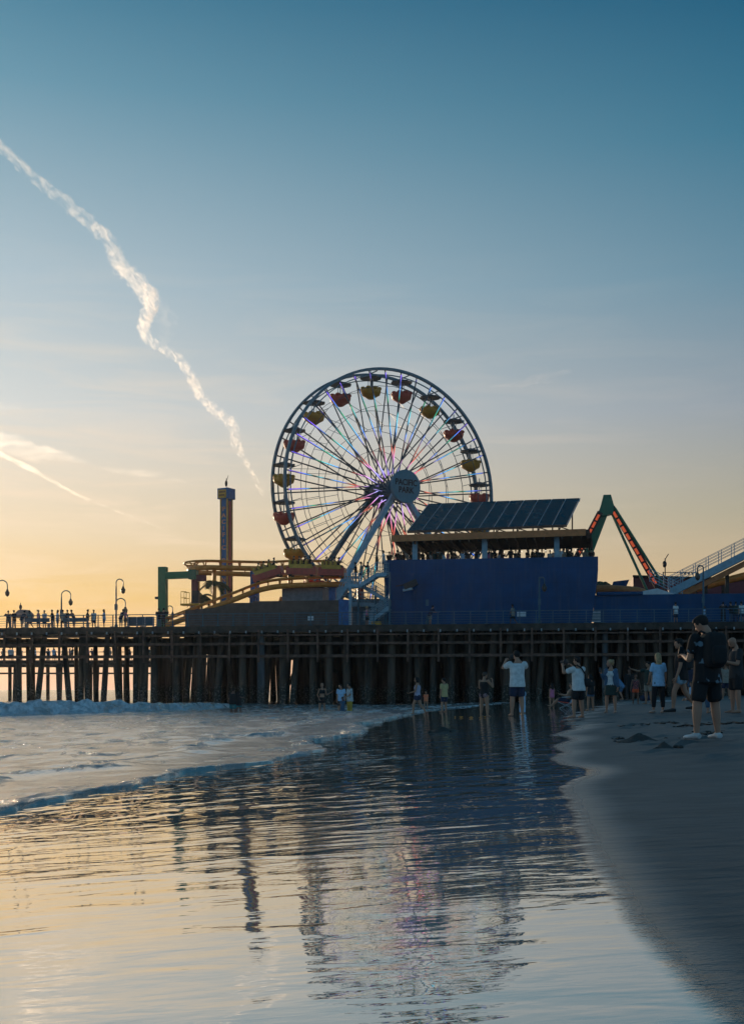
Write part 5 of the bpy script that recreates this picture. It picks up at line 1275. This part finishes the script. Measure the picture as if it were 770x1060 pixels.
bp('child in pink swimsuit standing by the red beach chair', 571, 733, 25, 20, sex='c', legs=STAND, hair=('long','black'), skin=1, top=('tank',pink_c), bottom=('briefs',pink_c))
bp('person in blue jeans seen between the legs of the black shorts', 727, 738.5, 62, -30, sex='f', legs=STAND, hair=('long','brown'), skin=0, top=('tee',black_c), bottom=('capri',denim_c))
bp('person in grey seen between the large backpack and the bald person', 751, 724, 38, 160, legs=STAND, hair=('short','brown'), skin=1, top=('tee',khaki_c), bottom=('shorts',navy_c))
bp('person in dark clothes far back under the pier, left of the bald person', 715, 722, 36, 120, legs=STAND, hair=('short','black'), skin=1, top=('tee',navy_c), bottom=('shorts',denim_c))
bp('person sitting on the sand in blue, behind the striding legs', 716, 725, 34, 100, legs=((-.15,1,-.1),(-.1,.6,-1),(.15,1,-.1),(.1,.6,-1)), sit=.14, hair=('short','brown'), skin=0, top=('tee',ltblue_c), bottom=('shorts',denim_c))
# beach chair with its sitter
g = ground_at(586, 733); ch = thing('beach_chair', 'low red folding beach chair beside the child in pink', 'beach chair', g, R(70), 'beach seats')
Mx = Matrix.Translation(g) @ Matrix.Rotation(R(70),4,'Z')
m = MB(Mx); m.hexa([(-.28,-.2,.20),(.28,-.2,.20),(.28,.3,.27),(-.28,.3,.27)],[(-.28,-.2,.24),(.28,-.2,.24),(.28,.3,.31),(-.28,.3,.31)]); m.build('seat', red_p, ch)
m = MB(Mx); m.hexa([(-.28,-.22,.22),(.28,-.22,.22),(.28,-.60,.85),(-.28,-.60,.85)],[(-.28,-.18,.24),(.28,-.18,.24),(.28,-.56,.87),(-.28,-.56,.87)]); m.build('backrest', blue_c, ch)
for s in (-1,1):
    m = MB(Mx); m.rod((s*.29,-.3,0),(s*.29,.32,.28),.015,6); m.rod((s*.29,.25,0),(s*.29,-.25,.25),.015,6); m.rod((s*.29,-.25,.25),(s*.29,-.6,.87),.015,6); m.rod((s*.29,-.4,.5),(s*.29,.15,.48),.02,6); m.build('leg', steel, ch)
person('person leaning back in the low red beach chair with bare chest', g, 1.65, 70, legs=((-.12,1,.12),(-.05,.75,-.75),(.12,1,.12),(.05,.75,-.75)), lean=(0,-.42), arms=((-.2,.5,-.7),(-.1,1,.2),(.2,.5,-.7),(.1,1,.2)), sit=.36, head=(0,8), hair=('short','brown'), skin=1, top=None, bottom=('shorts',navy_c))
flush()

# ---- small people on the pier: eight figures built once, then copied
VAR = []
specs = [dict(top=('tee',white_c), bottom=('shorts',navy_c), arms=None, legs=STAND), dict(top=('tee',black_c), bottom=('pants',denim_c), arms=PHONE, legs=STAND), dict(sex='f', top=('tee',ltblue_c), bottom=('shorts',denim_c), hair=('long','brown'), legs=STAND, arms=((-.3,.2,-.9),(.2,.8,.3),(.2,0,-1),(0,.2,-1))),
         dict(top=('long',dkgrey_c), bottom=('pants',black_c), arms=UP_CAM, legs=STAND), dict(sex='f', top=('tank',pink_c), bottom=('skirt',black_c), hair=('pony','blond'), legs=STAND), dict(top=('tee',khaki_c), bottom=('shorts',black_c), legs=WALK, arms=((-.1,.3,-1),(0,.6,-1),(.1,-.3,-1),(0,.1,-1))),
         dict(top=('tee',navy_c), bottom=('shorts',khaki_c), lean=(0,.35), arms=((-.1,.8,-.7),(.1,1,-.1),(.1,.8,-.7),(-.1,1,-.1)), legs=STAND), dict(sex='f', top=('tee',green_c), bottom=('pants',navy_c), hair=('bun','black'), legs=STAND, arms=((-.5,.3,-.7),(.6,.4,.4),(.2,0,-1),(0,.2,-1)))]
for i, s in enumerate(specs):
    s.setdefault('hair', ('short','black')); t, _ = person('x', (0,0,0), 1.7, 0, skin=i % 3, detail=False, vox=.032, group='x', **s); VAR.append([t, False])
# seated rider
t, _ = person('x', (0,0,0), 1.6, 0, detail=False, vox=.032, group='x', top=('tee',black_c), bottom=('shorts',navy_c), legs=((-.1,1,-.05),(-.05,.3,-1),(.1,1,-.05),(.05,.3,-1)), arms=((-.2,.7,-.6),(0,.8,.5),(.2,.7,-.6),(0,.8,.5)), sit=.01); VAR.append([t, False])
flush()
def crowd(v, loc, yaw, label, group, scale=1.):
    t, used = VAR[v]
    if used: return dup(t, loc, R(yaw), label, group, scale)
    t.location = loc; t.rotation_euler = (0,0,R(yaw)); t.scale = (scale,)*3; t['label'] = label; t['group'] = group; VAR[v][1] = True
    return t
def onpier(px, b, z=DECK): return TP @ V((PA(px,b), b, z))
rc_ = random.Random(11)
# named people on the deck at left
LEFT = [(9,2,3,20,'person with an arm raised near the left edge of the deck'),(15,1.6,1,60,'person in dark clothes just left of the pink parasol'),(23,1.4,6,-60,'person bending under the left half of the pink parasol'),(31,1.4,5,70,'person standing under the right half of the pink parasol'),(40,1.5,4,-40,'person seated low beside the blue grey bench'),(46.5,2.2,0,150,'tallest person right of the pink parasol'),(54.5,1.6,1,90,'person looking left halfway between parasol and curved lamp'),
        (60,1.7,2,-70,'person in pale top left of the single armed lamp'),(65.5,1.4,5,30,'person at the foot of the single armed lamp'),(70,1.8,7,-20,'person just right of the single armed lamp'),(77,1.4,6,80,'person leaning on the rail right of the single armed lamp'),(91,1.8,1,-80,'dark dressed person at the left of the standing trio'),(97.5,2.2,0,160,'person in white in the middle of the standing trio'),(108,1.8,2,100,'person in pale blue at the right of the standing trio'),
        (125.5,.9,6,-40,'person leaning low right of the two armed lamp'),(130,.9,4,-100,'person in pink right of the two armed lamp'),(164.5,1.2,1,10,'left person of the couple before the green post'),(169.5,1.2,3,-30,'right person of the couple before the green post')]
for px, b, v, y, lab in LEFT: crowd(v, onpier(px, b), y, lab, 'people on the deck at left')
RIGHT = [(445,.9,6,-70,'person bending in front of the left part of the navy wall'),(530.5,.9,5,60,'person in front of the middle of the navy wall beside the white notice'),(699,.9,0,30,'person in white tee before the low navy wall'),(729,.9,2,100,'person in pale blue by the tall lamp near the walkway',.8),(748,1.2,3,-20,'person with raised arms before the low navy wall'),(756,1.1,1,40,'dark dressed person third from the right edge of the deck'),(761,1.0,7,-30,'person in green second from the right edge of the deck'),(767,1.1,0,20,'person in white nearest the right edge of the deck'),(380,1.5,4,-60,'person in pink at the foot of the zigzag stairs'),(390,3.2,1,90,'person climbing the lower flight of the zigzag stairs')]
for px, b, v, y, lab, *s in RIGHT: crowd(v, onpier(px, b), y, lab, 'people along the near deck railing', s[0] if s else 1.)
for px, py, v in ((368,598,1),(374,597,5),(381,597.5,3),(390,592,7),(397,590,0)):
    crowd(v, TP @ (P(px,py,3.2)-V((0,0,.35 if px < 385 else .0))), 90, 'person on the upper flights of the zigzag stairs', 'people on the zigzag stairs', .97)
# roof deck crowd: heads and shoulders above the navy wall
px = 403
while px < 613:
    b = rc_.uniform(4.6, 6.2); z = zt-.85; sc = rc_.uniform(.93, 1.10)
    crowd(rc_.choice((0,1,2,3,4,5,7,1,3)), onpier(px, b, z), rc_.uniform(-180,180), 'silhouetted person looking over the top edge of the navy wall under the roof', 'people on the roof deck', sc)
    px += rc_.choice((2.6, 3.6, 4.4, 5.2, 8.5)) if px < 590 else 7
# far deck crowd
x = -60.
while x < -24:
    crowd(rc_.randrange(8), (x, 151+rc_.uniform(0,5), 5.03), rc_.uniform(-180,180), 'tiny person in the far crowd beneath the near deck at left', 'people on the far part of the pier', rc_.uniform(.9,1.05)); x += rc_.uniform(.4, .9)
for i, c in enumerate(RIDERS):
    crowd(8, TP @ c, -90-9.3, 'rider sitting in the red and yellow coaster train', 'riders in the coaster train')

# ---------------------------------------------------------------- things on the sand
kelp = mat('dark_kelp', (.018,.016,.012), .75, var=.3, bump=.6); wetdk = mat('dug_sand', (.05,.047,.043), .9, var=.3, bump=.8)
def mound(px, py, sx, sy, sz, label, name='sand_mound', cat='sand mound', mm=wetdk, seed=1, frag=0):
    g = ground_at(px, py); rr = random.Random(seed); m = MB(); n = 30; k = 10; vs = []; fs = []
    for i in range(k+1):
        for j in range(n):
            f = i/k; a = 2*math.pi*j/n; q = V((math.cos(a)*f, math.sin(a)*f, seed*3.7)); nn = mnoise.fractal(q*2.2, 1., 2., 4)
            edge = 1+.35*mnoise.noise(V((math.cos(a)*1.4, math.sin(a)*1.4, seed*9.1)))
            h = (math.exp(-(f*1.9)**2)*(1+.5*nn)+.12*nn*(1-f))*sz if i < k else -.03
            vs.append(g+V((math.cos(a)*f*sx*edge, math.sin(a)*f*sy*edge, h-.005)))
    for i in range(k):
        for j in range(n): fs.append((i*n+j, i*n+(j+1) % n, (i+1)*n+(j+1) % n, (i+1)*n+j))
    m.add(vs, fs)
    for i in range(frag):
        a = rr.uniform(0,6.28); f = rr.uniform(.5,1.6); s = rr.uniform(.010,.026)
        x, y = g.x+math.cos(a)*f*sx, g.y+math.sin(a)*f*sy*1.2; m.ball((x,y,sand_z(x,y)+s*.3), (s*1.6,s*1.3,s), 7, 5)
    o = m.build(name, mm, None, smooth=True); tag(o, label, cat, 'lumps on the sand'); return o
mound(661, 767.5, .36, .30, .11, 'larger rough mound of dug sand left of the white shoes', seed=2, frag=6)
mound(688, 774.5, .14, .12, .075, 'small pointed heap of sand nearest the camera', seed=5, frag=3)
mound(460, 757, .42, .4, .10, 'dark clump of seaweed lying in the wet film', 'seaweed_clump', 'seaweed', kelp, 7, 10)
mound(640, 765, .10, .12, .03, 'low crumbs of sand beside the larger mound', seed=9, frag=6)
for i, (x0, y0, x1, y1, lab) in enumerate(((640,752,700,748,'longer dark strand of kelp behind the sand mounds'),(700,752,770,748,'strand of kelp behind the white shoes'),(715,762,748,758,'short dark strand of kelp between the white shoes'))):
    m = MB(); rr = random.Random(i+20); pts = []
    for k in range(40):
        g = ground_at(x0+(x1-x0)*k/39, y0+(y1-y0)*k/39+.8*math.sin(k*.7+i)); pts.append(g+V((0,rr.uniform(-.1,.1),.012)))
    m.tube(pts, [.006+.010*rr.random() for _ in pts], 6, ref=(0,0,1), ry=[.01+.04*rr.random()**2 for _ in pts])
    for k in range(9):
        c = rr.choice(pts)+V((rr.uniform(-.2,.2),rr.uniform(-.3,.3),0)); m.ball(c, (rr.uniform(.02,.06),rr.uniform(.02,.04),.010), 7, 4)
    tag(m.build('kelp_strand', kelp, None, smooth=True), lab, 'seaweed', 'kelp strands on the sand')
yl = mat('yellow_leaf_kelp', (.75,.30,.03), .5, var=.25)
rr = random.Random(3); m = MB()
for k in range(11):
    px = rr.choice((469.5,471,476.5,478,486.5,488,496,498,500,502))+rr.uniform(-.6,.6); g = ground_at(px, 743.2+rr.uniform(-.8,.5)); m.ball(g+V((0,0,.02)), (rr.uniform(.02,.045),rr.uniform(.03,.05),rr.uniform(.008,.014)), 8, 5, Matrix.Rotation(rr.uniform(0,3),3,'Z'))
tag(m.build('kelp_strand', yl, None, smooth=True), 'strand of yellow orange kelp at the feet of the black swimsuit', 'seaweed', 'kelp strands on the sand')
g = ground_at(688, 726); m = MB(); rt_ = Matrix.Rotation(R(10),3,'Z'); m.ball(g+V((0,0,.012)), (.75,.5,.02), 20, 6, rt_, .4); tag(m.build('beach_towel', white_c, None, smooth=True), 'pale towel spread on the sand behind the striding person', 'towel', 'towels on the sand')
g = ground_at(668, 725.5); m = MB(); m.ball(g+V((0,0,.15)), (.35,.22,.17), 14, 8, None, .6); bg_ = m.build('beach_bag', navy_c, None, smooth=True); tag(bg_, 'dark bag on the sand behind the light blue tee', 'bag')
m = MB(); m.tube([g+V((-.2,0,.28)), g+V((-.12,0,.42)), g+V((.12,0,.42)), g+V((.2,0,.28))], .018, 6); o = m.build('handle', navy_c, None, smooth=True); o.parent = bg_

# ---------------------------------------------------------------- contrail and cloud streaks: bodies of thin vapour in the sky
def vapour(name, dens, sc=.05, step=.02, g=.74, st=(1,.2,1), lo=.44, hi=.66):
    m = bpy.data.materials.new(name); m.use_nodes = True; nt = m.node_tree; N = nt.nodes; N.clear()
    o = N.new('ShaderNodeOutputMaterial'); v = N.new('ShaderNodeVolumePrincipled'); v.inputs['Density'].default_value = dens; v.inputs['Anisotropy'].default_value = g; v.inputs['Color'].default_value = (.97,.97,.97,1)
    tc = N.new('ShaderNodeTexCoord'); n = N.new('ShaderNodeTexNoise'); n.inputs['Scale'].default_value = sc; n.inputs['Detail'].default_value = 6; n.inputs['Roughness'].default_value = .70; n.inputs['Distortion'].default_value = .9
    mp = N.new('ShaderNodeMapping'); mp.inputs['Scale'].default_value = st; nt.links.new(tc.outputs['Object'], mp.inputs[0]); nt.links.new(mp.outputs[0], n.inputs['Vector']); r = N.new('ShaderNodeMapRange'); r.interpolation_type = 'SMOOTHSTEP'; r.inputs[1].default_value = lo; r.inputs[2].default_value = hi; r.inputs[3].default_value = dens*.03; r.inputs[4].default_value = dens*2.4
    nt.links.new(n.outputs['Fac'], r.inputs[0]); nt.links.new(r.outputs[0], v.inputs['Density']); m.cycles.volume_step_rate = step
    nt.links.new(v.outputs[0], o.inputs['Volume']); return m
def skyp(px, py, d): return V(((px-CX)/F*d, d, CAMZ-(py-HY)*d/F))
def vap_tube(name, pts, rad, mm, label, cat, n=14, sub=10, amp=.35, fl=1., seed=0.):
    c = spline([skyp(*p) for p in pts], sub); k = len(c)
    rads = [float(np.interp(i/(k-1), np.linspace(0,1,len(rad)), rad)) for i in range(k)]
    m = MB(); vs = []; x = None
    for i in range(k):
        t = (c[min(i+1,k-1)]-c[max(i-1,0)]).normalized(); x = t.cross(V((0,1,0))).normalized(); y = t.cross(x)
        for j in range(n):
            a = 2*math.pi*j/n; s = c[i].length
            q = V((i*.16+seed, math.cos(a)*.9, math.sin(a)*.9))
            r_ = rads[i]*(1+amp*1.3*mnoise.fractal(q*1.4, 1., 2.2, 3)+amp*.6*mnoise.noise(q*5))
            if i in (0, k-1): r_ *= .1
            vs.append(c[i]+x*(math.cos(a)*max(r_, rads[i]*.15))+y*(math.sin(a)*max(r_, rads[i]*.15)*fl))
    fs = [(i*n+j, i*n+(j+1) % n, (i+1)*n+(j+1) % n, (i+1)*n+j) for i in range(k-1) for j in range(n)]
    fs += [tuple(range(n-1,-1,-1)), tuple((k-1)*n+j for j in range(n))]
    m.add(vs, fs); o = m.build(name, mm, None, smooth=True, clean=False); tag(o, label, cat); return o
cp = [(-30,122),(0,150),(30,178),(60,203),(90,228),(112,248),(122,270),(136,285),(151,302),(157,312),(157,320),(151,330),(149,340),(153,351),(172,362),(190,376),(200,394),(208,411),(224,426),(239,439),(246,463),(258,486),(274,514)]
n_ = len(cp); cp = [(p[0], p[1], 2600+2400*i/(n_-1)) for i, p in enumerate(cp)]
pxm = lambda px, d: px*d/F
vap_tube('contrail', cp, [pxm(a, 2600+2400*i/8) for i, a in enumerate((5,6.4,7.2,9.8,7,5,5.6,5.8,2.6))], vapour('contrail_vapour', .0062, .06), 'long crooked pale contrail slanting down towards the tower', 'contrail', sub=22, amp=.42)
veil = vap_tube('wisp', [(140,296,3300),(163,316,3300),(174,333,3300),(168,352,3300),(150,362,3300)], [pxm(a,3300) for a in (2,8,10,6,1)], vapour('veil_vapour', .0012, .05), 'x', 'x', amp=.6, seed=31.)
del veil['label'], veil['category']; veil.parent = bpy.data.objects['contrail']
vap_tube('contrail', [(-20,460,6000),(30,484,6100),(80,512,6200),(125,530,6300),(168,547,6400)], [pxm(a,6200) for a in (3.4,2.8,1.6,1.5,.5)], vapour('thin_contrail_vapour', .006, .03, st=(.4,.3,1), lo=.36, hi=.7), 'faint thin contrail low at left above the pier', 'contrail', sub=14, amp=.6, seed=4.)
vap_tube('cloud_streak', [(-40,450,6000),(0,459,6000),(30,467,6000),(60,471,6000),(96,481,6000)], [pxm(a,6000) for a in (10,12,9,6,1)], vapour('cloud_vapour', .0016, .014, st=(.22,.3,1), lo=.41, hi=.72), 'broad bright wisp of cloud at the left edge above the pier', 'cloud', amp=.5, fl=1., seed=9.)
vap_tube('cloud_streak', [(105,484,6000),(140,490,6000),(170,494,6000),(194,500,6000)], [pxm(a,6000) for a in (2,5,4,1)], vapour('cloud_vapour_two', .0017, .014, st=(.22,.3,1), lo=.41, hi=.72), 'short wisp of cloud left of the tower top', 'cloud', amp=.5, seed=14.)
vap_tube('cloud_streak', [(-20,420,6000),(0,420,6000),(25,423,6000)], [pxm(a,6000) for a in (4,4,.6)], vapour('cloud_vapour_three', .0022, .012, st=(.22,.3,1), lo=.33, hi=.72), 'tiny cloud wisp touching the left edge', 'cloud', amp=.5, seed=19.)
vap_tube('cloud_streak', [(505,400,6000),(540,397,6000),(565,390,6000),(592,384,6000)], [pxm(a,6000) for a in (1,4,6,1.5)], vapour('cloud_vapour_four', .0016, .012, st=(.22,.3,1), lo=.36, hi=.72), 'faint cloud wisp right of the ferris wheel top', 'cloud', amp=.6, seed=24.)
